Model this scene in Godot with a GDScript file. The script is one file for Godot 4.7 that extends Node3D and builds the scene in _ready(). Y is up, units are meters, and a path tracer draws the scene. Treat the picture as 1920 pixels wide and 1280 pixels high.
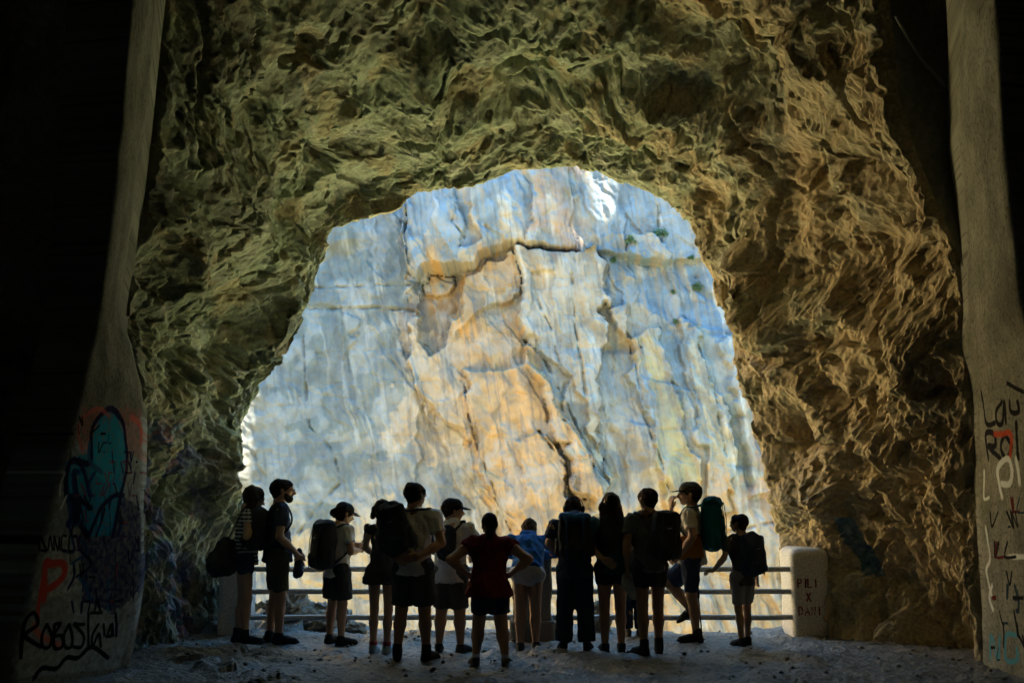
extends Node3D
# A rock gallery that opens on a gorge: visitors at the railing look at the cliff opposite.

const FOCAL := 1867.0            # focal length in photograph pixels (1920 wide)
const PITCH := 0.14835           # the camera looks 8.5 degrees up
const EYE := Vector3(0, 1.7, 0)
const CLIFF_Z := 42.0
const SUN_AZ := 77.0
const SUN_EL := 48.0

var rng := RandomNumberGenerator.new()
var mats := {}
var taken := {}

# ---------------------------------------------------------------- camera maths
func px(x: float, y: float, d: float) -> Vector3:
	# the point seen at photograph pixel x, y that lies d metres ahead
	var cx := (x - 960.0) / FOCAL
	var cy := (640.0 - y) / FOCAL
	var wy := cy * cos(PITCH) + sin(PITCH)
	var wz := cos(PITCH) - cy * sin(PITCH)
	return EYE + Vector3(cx, wy, -wz) * (d / wz)

func on_ground(x: float, y: float) -> Vector3:
	var a := px(x, y, 1.0) - EYE
	return EYE + a * (EYE.y / -a.y)

func to_px(p: Vector3) -> Vector2:
	var v := p - EYE
	var zc := -v.z * cos(PITCH) + v.y * sin(PITCH)
	var yc := v.y * cos(PITCH) + v.z * sin(PITCH)
	return Vector2(960.0 + v.x / zc * FOCAL, 640.0 - yc / zc * FOCAL)

# ---------------------------------------------------------------- names and tags
func numbered(called: String) -> String:
	var n: int = taken.get(called, 0)
	taken[called] = n + 1
	return called if n == 0 else "%s_%03d" % [called, n]

func tag(o: Node, label: String, category: String, group := "") -> Node:
	o.set_meta("label", label)
	o.set_meta("category", category)
	if group != "":
		o.set_meta("group", group)
	return o

func structure(called: String, mesh: Mesh, m: Material, label: String) -> MeshInstance3D:
	var o := MeshInstance3D.new()
	o.name = numbered(called)
	o.mesh = mesh
	o.material_override = m
	o.set_meta("kind", "structure")
	o.set_meta("label", label)
	add_child(o, true)
	return o

func thing(called: String, label: String, category: String, at := Vector3.ZERO, turn := 0.0, group := "") -> Node3D:
	var o := Node3D.new()
	o.name = numbered(called)
	o.position = at
	o.rotation.y = turn
	add_child(o, true)
	tag(o, label, category, group)
	return o

func part(called: String, mesh: Mesh, m: Material, parent: Node) -> MeshInstance3D:
	var o := MeshInstance3D.new()
	o.name = called
	o.mesh = mesh
	o.material_override = m
	parent.add_child(o, true)
	return o

# ---------------------------------------------------------------- materials
func noise(s: int, freq: float, oct := 4, type := FastNoiseLite.TYPE_SIMPLEX_SMOOTH) -> FastNoiseLite:
	var n := FastNoiseLite.new()
	n.seed = s
	n.noise_type = type
	n.frequency = freq
	n.fractal_type = FastNoiseLite.FRACTAL_FBM if oct > 1 else FastNoiseLite.FRACTAL_NONE
	n.fractal_octaves = oct
	return n

func ridged(s: int, freq: float, oct := 4) -> FastNoiseLite:
	var n := noise(s, freq, oct)
	n.fractal_type = FastNoiseLite.FRACTAL_RIDGED
	return n

func cells(s: int, freq: float, ret: int, jitter := 1.0) -> FastNoiseLite:
	var n := noise(s, freq, 1, FastNoiseLite.TYPE_CELLULAR)
	n.cellular_return_type = ret
	n.cellular_jitter = jitter
	return n

func noise_tex(n: FastNoiseLite, size := 512) -> ImageTexture:
	return ImageTexture.create_from_image(n.get_seamless_image(size, size))

func tint_tex(n: FastNoiseLite, lo: float, hi: float, size := 512) -> ImageTexture:
	# grey grain that multiplies the colour of a surface
	var im := n.get_seamless_image(size, size)
	im.convert(Image.FORMAT_RGB8)
	im.adjust_bcs(1.0, 1.0, 1.0)
	var d := im.get_data()
	for i in d.size():
		d[i] = int(lerpf(lo, hi, d[i] / 255.0) * 255.0)
	return ImageTexture.create_from_image(Image.create_from_data(size, size, false, Image.FORMAT_RGB8, d))

func rock_mat(called: String, relief: float, scale: float, rough := 0.95) -> StandardMaterial3D:
	var m := StandardMaterial3D.new()
	m.resource_name = called
	m.vertex_color_use_as_albedo = true
	m.roughness = rough
	m.metallic_specular = 0.25
	m.uv1_triplanar = true
	m.uv1_world_triplanar = true
	m.uv1_scale = Vector3.ONE * scale
	m.heightmap_enabled = true
	m.heightmap_texture = mats.relief
	m.heightmap_scale = relief
	m.albedo_texture = mats.grain
	return m

func plain(called: String, c: Color, rough := 0.85, spec := 0.3) -> StandardMaterial3D:
	# c is a linear base colour
	var m := StandardMaterial3D.new()
	m.resource_name = called
	m.albedo_color = c.linear_to_srgb()
	m.roughness = rough
	m.metallic_specular = spec
	return m

func cloth(called: String, c: Color) -> StandardMaterial3D:
	if mats.has(called):
		return mats[called]
	var m := plain(called, c, 0.92, 0.2)
	m.rim_enabled = true
	m.rim = 0.15
	m.rim_tint = 0.6
	m.uv1_triplanar = true
	m.uv1_scale = Vector3.ONE * 3.0
	m.heightmap_enabled = true
	m.heightmap_texture = mats.weave
	m.heightmap_scale = 0.5
	m.albedo_texture = mats.grain_soft
	mats[called] = m
	return m

# ---------------------------------------------------------------- meshes
func grid_mesh(nu: int, nv: int, pos: PackedVector3Array, col: PackedColorArray, uv := PackedVector2Array(), flip := false) -> ArrayMesh:
	var nor := PackedVector3Array()
	nor.resize(pos.size())
	for j in nv:
		var j0 := maxi(j - 1, 0) * nu
		var j1 := mini(j + 1, nv - 1) * nu
		for i in nu:
			var a := pos[j * nu + mini(i + 1, nu - 1)] - pos[j * nu + maxi(i - 1, 0)]
			var b := pos[j1 + i] - pos[j0 + i]
			var n := a.cross(b).normalized()
			nor[j * nu + i] = -n if flip else n
	var idx := PackedInt32Array()
	idx.resize((nu - 1) * (nv - 1) * 6)
	var k := 0
	for j in nv - 1:
		for i in nu - 1:
			var p := j * nu + i
			if flip:
				idx[k] = p; idx[k + 1] = p + 1; idx[k + 2] = p + nu
				idx[k + 3] = p + 1; idx[k + 4] = p + nu + 1; idx[k + 5] = p + nu
			else:
				idx[k] = p; idx[k + 1] = p + nu; idx[k + 2] = p + 1
				idx[k + 3] = p + 1; idx[k + 4] = p + nu; idx[k + 5] = p + nu + 1
			k += 6
	return arrays_mesh(pos, nor, idx, col, uv)

func arrays_mesh(pos: PackedVector3Array, nor: PackedVector3Array, idx: PackedInt32Array, col := PackedColorArray(), uv := PackedVector2Array()) -> ArrayMesh:
	var a := []
	a.resize(Mesh.ARRAY_MAX)
	a[Mesh.ARRAY_VERTEX] = pos
	a[Mesh.ARRAY_NORMAL] = nor
	a[Mesh.ARRAY_INDEX] = idx
	if col.size() > 0:
		a[Mesh.ARRAY_COLOR] = col
	if uv.size() > 0:
		a[Mesh.ARRAY_TEX_UV] = uv
	var m := ArrayMesh.new()
	m.add_surface_from_arrays(Mesh.PRIMITIVE_TRIANGLES, a)
	return m

func tube_mesh(path: Array, r, sides := 8, flat := 1.0, side := Vector3.ZERO) -> ArrayMesh:
	# a tube along path; flat < 1 squashes it across `side` (a strap)
	var st := SurfaceTool.new()
	st.begin(Mesh.PRIMITIVE_TRIANGLES)
	tube_into(st, path, r, sides, flat, side)
	st.index()
	st.generate_normals()
	return st.commit()

func tube_into(st: SurfaceTool, path: Array, r, sides := 8, flat := 1.0, side := Vector3.ZERO) -> void:
	var rings := []
	var up := Vector3(0.123, 0.97, 0.21).normalized()
	for i in path.size():
		var t: Vector3 = (path[mini(i + 1, path.size() - 1)] - path[maxi(i - 1, 0)]).normalized()
		var a: Vector3
		if side != Vector3.ZERO:
			a = (side - t * side.dot(t)).normalized()
		else:
			a = t.cross(up).normalized() if absf(t.dot(up)) < 0.95 else t.cross(Vector3.RIGHT).normalized()
		var b := t.cross(a).normalized()
		var rr: float = r[i] if r is Array else r
		var ring := []
		for k in sides:
			var w := TAU * k / sides
			ring.append(path[i] + (a * cos(w) + b * sin(w) * flat) * rr)
		rings.append(ring)
	for i in rings.size() - 1:
		for k in sides:
			var k2 := (k + 1) % sides
			for v in [rings[i][k], rings[i + 1][k], rings[i][k2], rings[i][k2], rings[i + 1][k], rings[i + 1][k2]]:
				st.add_vertex(v)
	for e in [0, rings.size() - 1]:
		for k in range(1, sides - 1):
			var tri := [rings[e][0], rings[e][k], rings[e][k + 1]]
			if e != 0:
				tri.reverse()
			for v in tri:
				st.add_vertex(v)

func spline(pts: Array, n: int) -> Array:
	# a smooth curve through the points, n samples
	var out := []
	var last := pts.size() - 1
	for i in n:
		var t := float(i) / (n - 1) * last
		var k := mini(int(t), last - 1)
		var f := t - k
		var a = pts[maxi(k - 1, 0)]
		var b = pts[k]
		var c = pts[k + 1]
		var d = pts[mini(k + 2, last)]
		out.append(0.5 * (2.0 * b + (c - a) * f + (2.0 * a - 5.0 * b + 4.0 * c - d) * f * f + (3.0 * b - a - 3.0 * c + d) * f * f * f))
	return out

func box_mesh(lo: Vector3, hi: Vector3) -> ArrayMesh:
	var b := BoxMesh.new()
	b.size = hi - lo
	var st := SurfaceTool.new()
	st.append_from(b, 0, Transform3D(Basis(), (lo + hi) * 0.5))
	return st.commit()

# ================================================================ the scene
func _ready() -> void:
	rng.seed = 7
	# camera
	var cam := Camera3D.new()
	cam.name = "camera"
	cam.keep_aspect = Camera3D.KEEP_HEIGHT
	cam.fov = rad_to_deg(2.0 * atan(640.0 / FOCAL))
	cam.near = 0.05
	cam.far = 400.0
	cam.position = EYE
	cam.rotation = Vector3(PITCH, 0, 0)
	add_child(cam)
	# sky
	var sky_m := ProceduralSkyMaterial.new()
	sky_m.sky_top_color = Color(0.31, 0.53, 0.72)
	sky_m.sky_horizon_color = Color(0.68, 0.82, 0.89)
	sky_m.ground_bottom_color = Color(0.2, 0.2, 0.18)
	sky_m.ground_horizon_color = Color(0.45, 0.5, 0.5)
	var sky := Sky.new()
	sky.sky_material = sky_m
	var env := Environment.new()
	env.background_mode = Environment.BG_SKY
	env.sky = sky
	env.background_energy_multiplier = 0.82
	env.tonemap_mode = Environment.TONE_MAPPER_LINEAR
	env.tonemap_exposure = 15.5
	env.sdfgi_enabled = true
	env.ssao_enabled = true
	env.ssil_enabled = true
	var we := WorldEnvironment.new()
	we.name = "world"
	we.environment = env
	add_child(we)
	# sun: it shines down the gorge from the right and lights the slope below the mouth
	var sun := DirectionalLight3D.new()
	sun.name = "sun"
	sun.light_energy = 1.6
	sun.light_color = Color(1.0, 0.93, 0.8)
	sun.light_angular_distance = 0.5
	sun.shadow_enabled = true
	add_child(sun)
	sun.look_at_from_position(Vector3.ZERO, sun_dir())

	make_materials()
	build_cliff()
	build_cave()
	build_mountain()
	build_tunnel()
	build_ground()
	build_pillars()
	build_railing()
	build_shrubs()
	build_people()

func sun_dir() -> Vector3:
	var az := deg_to_rad(SUN_AZ)
	var el := deg_to_rad(SUN_EL)
	return Vector3(-sin(az) * cos(el), -sin(el), -cos(az) * cos(el))

func make_materials() -> void:
	var pits := cells(11, 0.02, FastNoiseLite.RETURN_DISTANCE)
	pits.fractal_type = FastNoiseLite.FRACTAL_FBM
	pits.fractal_octaves = 4
	mats.relief = noise_tex(pits, 512)
	mats.grain = tint_tex(noise(12, 0.03, 5), 0.72, 1.0)
	mats.grain_soft = tint_tex(noise(13, 0.05, 4), 0.88, 1.0, 256)
	mats.weave = noise_tex(noise(14, 0.06, 3), 256)
	mats.cave = rock_mat("cave_rock", 2.5, 1.3)
	mats.cliff = rock_mat("cliff_rock", 0.7, 0.35)
	mats.cliff.uv1_scale = Vector3(0.8, 0.4, 0.8)
	mats.cliff.albedo_texture = null
	mats.floor = rock_mat("trodden_earth", 2.5, 1.6, 0.55)
	mats.floor.metallic_specular = 0.5
	mats.dark_rock = rock_mat("tunnel_rock", 3.0, 0.8)

# ---------------------------------------------------------------- the cliff opposite
func cliff_base_z(x: float) -> float:
	var bend := maxf(0.0, absf(x) - 14.0)
	return -CLIFF_Z - minf(bend * 0.05, 3.0)

var cliff_xs := PackedFloat32Array()
var cliff_ys := PackedFloat32Array()
var cliff_dep := PackedFloat32Array()

func on_cliff(x: float, y: float) -> Vector3:
	# the point of the cliff seen at a photograph pixel
	var p := px(x, y, CLIFF_Z)
	for k in 3:
		var i := clampi(cliff_xs.bsearch(p.x), 0, cliff_xs.size() - 1)
		var j := clampi(cliff_ys.bsearch(p.y), 0, cliff_ys.size() - 1)
		p = px(x, y, -cliff_base_z(p.x) - cliff_dep[j * cliff_xs.size() + i])
	return p

func build_cliff() -> void:
	var xs := PackedFloat32Array()
	var ys := PackedFloat32Array()
	var x := -80.0
	while x < 60.0:
		xs.append(x)
		x += 0.045 if x > -13.5 and x < 13.5 else 1.2
	var y := -20.0
	while y < 34.0:
		ys.append(y)
		y += 0.045 if y > -6.0 and y < 16.5 else 1.0
	var nu := xs.size()
	var nv := ys.size()
	# relief in metres towards the viewer: [offset, corners in photograph pixels]
	var slabs := [
		[0.7, [765, 250, 762, 400, 780, 520, 775, 640, 760, 720, 800, 760, 870, 820, 900, 900, 960, 1000, 1040, 1260, 1600, 1260, 1600, 250]],
		[0.5, [775, 522, 885, 504, 965, 479, 1060, 482, 1120, 490, 1200, 499, 1380, 482, 1380, 250, 762, 250, 758, 500]],
		[-0.35, [850, 480, 870, 440, 850, 380, 860, 250, 900, 250, 905, 300, 880, 420, 905, 470]],
		[0.4, [985, 478, 995, 250, 1070, 250, 1065, 478]],
		[0.9, [960, 485, 1065, 486, 1122, 482, 1130, 560, 1122, 700, 1130, 900, 1110, 960, 1065, 900, 1035, 780, 1003, 700, 988, 640, 972, 560]],
		[-0.7, [782, 528, 872, 514, 868, 575, 846, 650, 806, 664, 780, 600]],
		[0.35, [786, 528, 846, 520, 842, 548, 790, 556]],
		[0.4, [872, 520, 960, 490, 968, 560, 900, 600, 860, 640, 850, 585]],
		[0.55, [1130, 582, 1168, 572, 1176, 640, 1142, 625]],
		[0.45, [1174, 640, 1232, 618, 1262, 760, 1302, 900, 1330, 1010, 1262, 1010, 1205, 800]],
		[0.35, [1265, 600, 1310, 620, 1350, 800, 1372, 960, 1330, 960, 1290, 780]],
		[0.5, [1340, 640, 1378, 640, 1398, 780, 1430, 920, 1400, 940, 1370, 800]],
		[0.55, [870, 700, 1003, 690, 1082, 800, 1122, 960, 1080, 1010, 960, 990, 890, 830]],
		[-0.35, [985, 640, 1005, 630, 1090, 760, 1130, 860, 1120, 900, 1070, 800]],
		[-0.6, [1040, 840, 1062, 836, 1062, 870, 1082, 935, 1072, 935, 1050, 880]],
		[0.3, [960, 830, 1010, 810, 1050, 850, 1080, 930, 1080, 1050, 1000, 1040]],
		[0.5, [1175, 455, 1225, 450, 1245, 480, 1235, 498, 1185, 500]],
		[0.1, [480, 570, 765, 580, 762, 250, 440, 250, 440, 575]],
		[0.12, [640, 590, 665, 590, 670, 640, 650, 680]],
	]
	var zones := [
		# rock colours, some with blue skylight and warm bounce painted in: [r, g, b, strength, corners]
		[0.25, 0.285, 0.27, 1.0, [380, 420, 760, 380, 772, 640, 745, 790, 690, 900, 640, 1010, 560, 1000, 380, 1020]],
		[0.27, 0.31, 0.31, 0.7, [700, 560, 772, 560, 760, 700, 700, 800, 640, 780]],
		[0.27, 0.30, 0.29, 0.7, [640, 900, 800, 830, 880, 890, 860, 950, 720, 960]],
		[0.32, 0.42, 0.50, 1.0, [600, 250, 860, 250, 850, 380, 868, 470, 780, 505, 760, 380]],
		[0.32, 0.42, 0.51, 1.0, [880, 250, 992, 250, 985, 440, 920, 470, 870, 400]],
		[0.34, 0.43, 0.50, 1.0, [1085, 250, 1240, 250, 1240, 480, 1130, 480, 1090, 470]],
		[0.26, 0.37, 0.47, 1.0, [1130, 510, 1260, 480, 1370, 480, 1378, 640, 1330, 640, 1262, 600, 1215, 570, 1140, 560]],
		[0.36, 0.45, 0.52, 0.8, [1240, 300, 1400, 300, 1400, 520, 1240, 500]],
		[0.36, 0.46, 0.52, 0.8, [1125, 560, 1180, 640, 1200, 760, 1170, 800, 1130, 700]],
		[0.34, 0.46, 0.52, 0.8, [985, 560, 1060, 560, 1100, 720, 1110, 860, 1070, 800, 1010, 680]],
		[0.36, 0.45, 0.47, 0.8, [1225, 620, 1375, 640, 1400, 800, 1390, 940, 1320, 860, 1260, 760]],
		[0.60, 0.43, 0.33, 0.9, [995, 250, 1072, 250, 1066, 470, 1000, 470]],
		[0.58, 0.53, 0.44, 0.8, [965, 480, 1060, 484, 1070, 600, 1090, 760, 1120, 860, 1040, 720, 990, 620]],
		[0.60, 0.38, 0.17, 0.95, [776, 522, 890, 503, 965, 480, 962, 540, 920, 620, 870, 640, 850, 590, 790, 560]],
		[0.28, 0.18, 0.11, 0.55, [780, 535, 830, 530, 850, 640, 800, 680, 776, 620]],
		[0.62, 0.48, 0.32, 0.9, [770, 640, 860, 640, 870, 760, 880, 880, 770, 860, 720, 830]],
		[0.70, 0.45, 0.22, 0.95, [850, 640, 960, 600, 1010, 700, 1080, 800, 1120, 960, 1075, 1260, 960, 1260, 930, 960, 885, 830]],
		[0.60, 0.47, 0.29, 0.9, [560, 1010, 660, 960, 900, 950, 960, 1010, 960, 1260, 560, 1260]],
		[0.52, 0.44, 0.32, 0.9, [1110, 960, 1130, 860, 1180, 760, 1240, 900, 1260, 1010, 1220, 1100, 1080, 1100]],
		[0.70, 0.47, 0.24, 0.9, [1240, 900, 1330, 860, 1470, 980, 1560, 1260, 1060, 1260, 1100, 1080]],
		[0.62, 0.44, 0.33, 0.95, [1378, 640, 1410, 640, 1480, 900, 1500, 1010, 1400, 990, 1395, 820]],
		[0.40, 0.40, 0.36, 0.7, [380, 560, 520, 600, 560, 1000, 380, 1000]],
		[0.60, 0.48, 0.33, 0.6, [1130, 575, 1176, 570, 1180, 650, 1140, 640]],
		[0.52, 0.46, 0.22, 0.7, [1180, 640, 1230, 660, 1250, 760, 1300, 940, 1262, 960, 1210, 800]],
		[0.62, 0.55, 0.38, 0.7, [1300, 640, 1330, 660, 1360, 860, 1330, 940, 1305, 800]],
		[0.60, 0.54, 0.38, 0.7, [1080, 780, 1125, 800, 1140, 880, 1100, 880]],
	]
	var slab_poly := []
	for s in slabs:
		slab_poly.append(to_poly(s[1]))
	var zone_poly := []
	for z in zones:
		zone_poly.append(to_poly(z[4]))
	var warp := noise(21, 0.35, 4)
	var warp2 := noise(22, 0.9, 3)
	var big := noise(23, 0.05, 3)
	var fine := noise(24, 1.1, 5)
	var plates := cells(25, 0.5, FastNoiseLite.RETURN_CELL_VALUE)
	var plates2 := cells(26, 1.2, FastNoiseLite.RETURN_CELL_VALUE)
	var crack := cells(30, 0.33, FastNoiseLite.RETURN_DISTANCE2_SUB)
	var bed := noise(27, 0.5, 3)
	var streak := noise(28, 1.0, 4)
	var blotch := noise(29, 0.45, 4)
	var pos := PackedVector3Array()
	var col := PackedColorArray()
	var dep := PackedFloat32Array()
	pos.resize(nu * nv)
	col.resize(nu * nv)
	dep.resize(nu * nv)
	for j in nv:
		y = ys[j]
		for i in nu:
			x = xs[i]
			var p := to_px(Vector3(x, y, -CLIFF_Z))
			var w1 := warp.get_noise_2d(x, y)
			var w2 := warp.get_noise_2d(x + 77.0, y)
			var w3 := warp2.get_noise_2d(x, y)
			var q := p + Vector2(w1 * 26.0 + w3 * 10.0, w2 * 14.0 + w3 * 6.0)
			var d := 0.0
			if q.x > 380 and q.x < 1620:
				for s in slabs.size():
					var e: Array = slab_poly[s]
					if e[0].has_point(q) and Geometry2D.is_point_in_polygon(q, e[1]):
						d += slabs[s][0]
						if s == 1:
							d += 0.8 * smoothstep(1080.0, 880.0, q.x)
			# two ribs added to the left slab to catch patches of sun
			d += 0.75 * smoothstep(520.0, 440.0, p.x + w3 * 16.0) * smoothstep(670.0, 720.0, p.y + w1 * 30.0) * smoothstep(930.0, 880.0, p.y + w2 * 30.0)
			d += 0.6 * smoothstep(716.0, 630.0, p.x + w3 * 12.0) * smoothstep(500.0, 450.0, p.y + w1 * 40.0) * smoothstep(585.0, 625.0, p.x)
			# slanting slabs and bedding
			var sx := x + y * 0.28 + w1 * 0.5
			d += plates.get_noise_2d(sx * 1.0, y * 0.22) * 0.16 * smoothstep(-10.0, -2.0, x + w1)
			d += plates2.get_noise_2d(sx * 1.2, y * 0.5 + 9.0) * 0.06
			d -= 0.10 * (1.0 - smoothstep(0.0, 0.05, crack.get_noise_2d(sx * 0.9, y * 0.35) + 1.0)) * smoothstep(-0.1, 0.3, w2 + 0.2)
			var line := absf(bed.get_noise_2d(x * 0.12, y * 1.6 + w3 * 0.1))
			d -= 0.05 * (1.0 - smoothstep(0.0, 0.03, line))
			var fn := fine.get_noise_2d(x, y)
			d += fn * 0.05 + big.get_noise_2d(x, y) * 0.9
			var slabby := 0.35 + 0.65 * smoothstep(-9.0, -2.0, x + w1)
			d += (maxf(facet(sx * 0.9, y * 0.22, 11), facet(sx * 0.7 + y * 0.2 + 7.0, y * 0.3, 12)) - 0.5) * 0.5 * slabby
			d += (facet(sx * 2.6, y * 0.8, 13) - 0.5) * 0.16 * slabby + (facet(sx * 7.0, y * 2.6, 14) - 0.5) * 0.06 + (facet(x * 14.0, y * 9.0, 15) - 0.5) * 0.02
			dep[j * nu + i] = d
			# colour
			var c := Color(0.52, 0.46, 0.36)
			for s in zones.size():
				var e: Array = zone_poly[s]
				var q2 := q + Vector2(w3 * 30.0 + w2 * 40.0, fn * 30.0 + w1 * 70.0)
				if e[0].has_point(q2) and Geometry2D.is_point_in_polygon(q2, e[1]):
					c = c.lerp(Color(zones[s][0], zones[s][1], zones[s][2]), zones[s][3])
			var st := streak.get_noise_2d((x + y * 0.2 + w1 * 0.25) * 1.25, y * 0.10)
			var st2 := streak.get_noise_2d((x + y * 0.14) * 3.1 + 40.0, y * 0.2)
			var amount := smoothstep(-11.0, 2.0, x)
			c = c.lerp(Color(0.80, 0.76, 0.66), smoothstep(0.12, 0.30, st) * 0.7 * smoothstep(-0.15, 0.25, w2 + big.get_noise_2d(x * 3.0, y * 1.5 + 30.0)) * (0.35 + 0.65 * amount))
			c = c.lerp(Color(0.55, 0.40, 0.22), smoothstep(0.20, 0.36, st2) * 0.5 * amount)
			c = c.lerp(Color(0.20, 0.21, 0.22), smoothstep(0.16, 0.34, -st2) * 0.45)
			var bl := blotch.get_noise_2d(x, y)
			c = c.lerp(Color(0.52, 0.52, 0.50), smoothstep(0.08, 0.25, bl) * 0.4)
			c = c.lerp(Color(0.22, 0.24, 0.25), smoothstep(0.10, 0.30, -bl) * 0.45)
			c = c * (1.0 + fn * 0.3) * 0.37
			col[j * nu + i] = Color(clampf(c.r, 0.05, 0.8), clampf(c.g, 0.05, 0.8), clampf(c.b, 0.05, 0.8))
	# open cracks traced from the photograph
	var mask := PackedFloat32Array()
	mask.resize(nu * nv)
	for c in [
		[0.35, [985, 640, 1020, 680, 1060, 760, 1090, 830, 1110, 880]], [0.5, [1010, 812, 1040, 850, 1060, 880, 1066, 925, 1078, 935]],
		[0.3, [768, 380, 766, 470, 776, 520]], [0.25, [870, 700, 880, 780, 900, 850, 930, 930, 965, 1010]],
		[0.25, [480, 576, 600, 580, 700, 577, 776, 582]], [0.2, [480, 536, 640, 540, 776, 534]], [0.22, [570, 630, 572, 720, 580, 800, 620, 840, 640, 900]],
		[0.22, [1226, 360, 1228, 440]], 
		[0.25, [1068, 530, 1075, 620, 1088, 700, 1096, 760]], [0.25, [1180, 650, 1200, 760, 1240, 900, 1262, 980]], [0.25, [1300, 640, 1330, 760, 1350, 860]],
		[0.25, [950, 960, 1010, 990, 1060, 990]], [0.3, [1330, 1000, 1400, 985, 1450, 975]], [0.2, [1440, 820, 1452, 900, 1448, 980]], [0.25, [855, 370, 862, 410, 852, 440, 880, 470]],
		[0.2, [1130, 990, 1300, 1005, 1330, 1000]], [0.2, [1000, 560, 1030, 620, 1050, 700]], [0.2, [640, 900, 590, 960, 560, 1000]]]:
		mask = stamp_crack(c, xs, ys, mask)
	for j in nv:
		for i in nu:
			var k := j * nu + i
			# ease the steps between neighbouring cells
			var d := dep[k]
			if i > 0 and j > 0 and i < nu - 1 and j < nv - 1:
				d = d * 0.5 + (dep[k - 1] + dep[k + 1] + dep[k - nu] + dep[k + nu]) * 0.125
			d -= mask[k]
			pos[k] = Vector3(xs[i], ys[j], cliff_base_z(xs[i]) + d)
	cliff_xs = xs
	cliff_ys = ys
	cliff_dep = dep
	structure("cliff", grid_mesh(nu, nv, pos, col, PackedVector2Array(), false), mats.cliff, "tall limestone cliff across the gorge, blue grey slabs and orange streaks")

func to_poly(flat: Array) -> Array:
	var p := PackedVector2Array()
	for i in flat.size() / 2:
		p.append(Vector2(flat[2 * i], flat[2 * i + 1]))
	var r := Rect2(p[0], Vector2.ZERO)
	for v in p:
		r = r.expand(v)
	return [r.grow(1.0), p]

func stamp_crack(c: Array, xs: PackedFloat32Array, ys: PackedFloat32Array, mask: PackedFloat32Array) -> PackedFloat32Array:
	var wob := noise(31, 0.8, 3)
	var pts: Array = []
	for i in c[1].size() / 2:
		var w := px(c[1][2 * i], c[1][2 * i + 1], CLIFF_Z)
		pts.append(w)
	var nu := xs.size()
	var x0 := xs.bsearch(-13.4)
	var y0 := ys.bsearch(-5.9)
	for s in pts.size() - 1:
		var a: Vector3 = pts[s]
		var b: Vector3 = pts[s + 1]
		var n := int(a.distance_to(b) / 0.03) + 1
		for k in n:
			var p := a.lerp(b, float(k) / n)
			p.x += wob.get_noise_2d(p.x * 2.0, p.y * 2.0) * 0.05
			p.y += wob.get_noise_2d(p.x * 2.0 + 50.0, p.y * 2.0) * 0.05
			var wide := 1.5 + 1.6 * wob.get_noise_2d(p.x, p.y + 90.0)
			var open := clampf(0.55 + wob.get_noise_2d(p.x * 1.5 + 20.0, p.y * 1.5) * 1.6, 0.0, 1.0)
			var gx := (p.x - xs[x0]) / 0.045
			var gy := (p.y - ys[y0]) / 0.045
			for dj in range(-2, 4):
				for di in range(-2, 4):
					var i := int(gx) + di
					var j := int(gy) + dj
					var away := Vector2(i - gx, j - gy).length()
					var at := (j + y0) * nu + i + x0
					if away < wide and at > 0 and at < mask.size():
						mask[at] = maxf(mask[at], c[0] * open * (1.0 - away / wide))
	return mask

# ---------------------------------------------------------------- the rock gallery
func arch_curves() -> Array:
	# mouth edge, a ridge behind it and the near edge: x, y in pixels and metres ahead
	var mouth := [400,1250, 424,1150, 440,1000, 446,880, 455,790, 495,712, 540,655, 575,560, 602,450, 652,402, 745,374, 778,350, 860,342, 960,316, 1060,308, 1140,325, 1215,360, 1268,400, 1326,466, 1358,548, 1385,640, 1402,720, 1426,830, 1458,925, 1474,1000, 1490,1110, 1490,1250]
	var ridge := [380,1250, 400,1150, 412,1000, 414,885, 416,800, 436,722, 470,650, 515,558, 560,470, 622,400, 700,345, 772,305, 860,290, 960,262, 1060,256, 1150,270, 1245,300, 1318,345, 1395,425, 1432,520, 1452,640, 1470,725, 1490,830, 1515,925, 1540,995, 1575,1100, 1590,1250]
	var near := [225,1275, 252,1150, 262,1000, 265,880, 262,780, 252,690, 232,600, 228,480, 245,360, 268,210, 288,40, 340,-180, 560,-330, 800,-390, 960,-400, 1200,-390, 1450,-330, 1620,-200, 1668,0, 1690,190, 1745,350, 1800,480, 1832,620, 1848,760, 1852,920, 1862,1100, 1885,1275]
	var near_d := [10.2, 10.1, 9.8, 9.5, 9.1, 8.7, 8.4, 8.1, 7.8, 7.5, 7.3, 7.2, 7.1, 7.1, 7.1, 7.1, 7.2, 7.3, 7.4, 7.6, 7.8, 8.1, 8.5, 9.0, 9.6, 9.95, 10.1]
	var ridge_d := [12.3, 12.3, 12.4, 12.5, 12.55, 12.6, 12.6, 12.6, 12.55, 12.5, 12.4, 12.3, 12.2, 12.1, 12.1, 12.1, 12.1, 12.1, 12.1, 12.1, 12.1, 12.1, 12.1, 12.1, 12.1, 12.1, 12.1]
	var out := [[], [], [], []]
	for i in near_d.size():
		var m := px(mouth[2 * i], mouth[2 * i + 1], 12.9)
		var r := px(ridge[2 * i], ridge[2 * i + 1], ridge_d[i])
		var e := px(near[2 * i], near[2 * i + 1], near_d[i])
		var away := Vector3(m.x, maxf(m.y - 2.2, 0.0) * 0.9, 0).normalized()
		out[0].append(m + away * 1.6 + Vector3(0, 0, -1.5))
		out[1].append(m)
		out[2].append(r)
		out[3].append(e)
	return out

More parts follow.
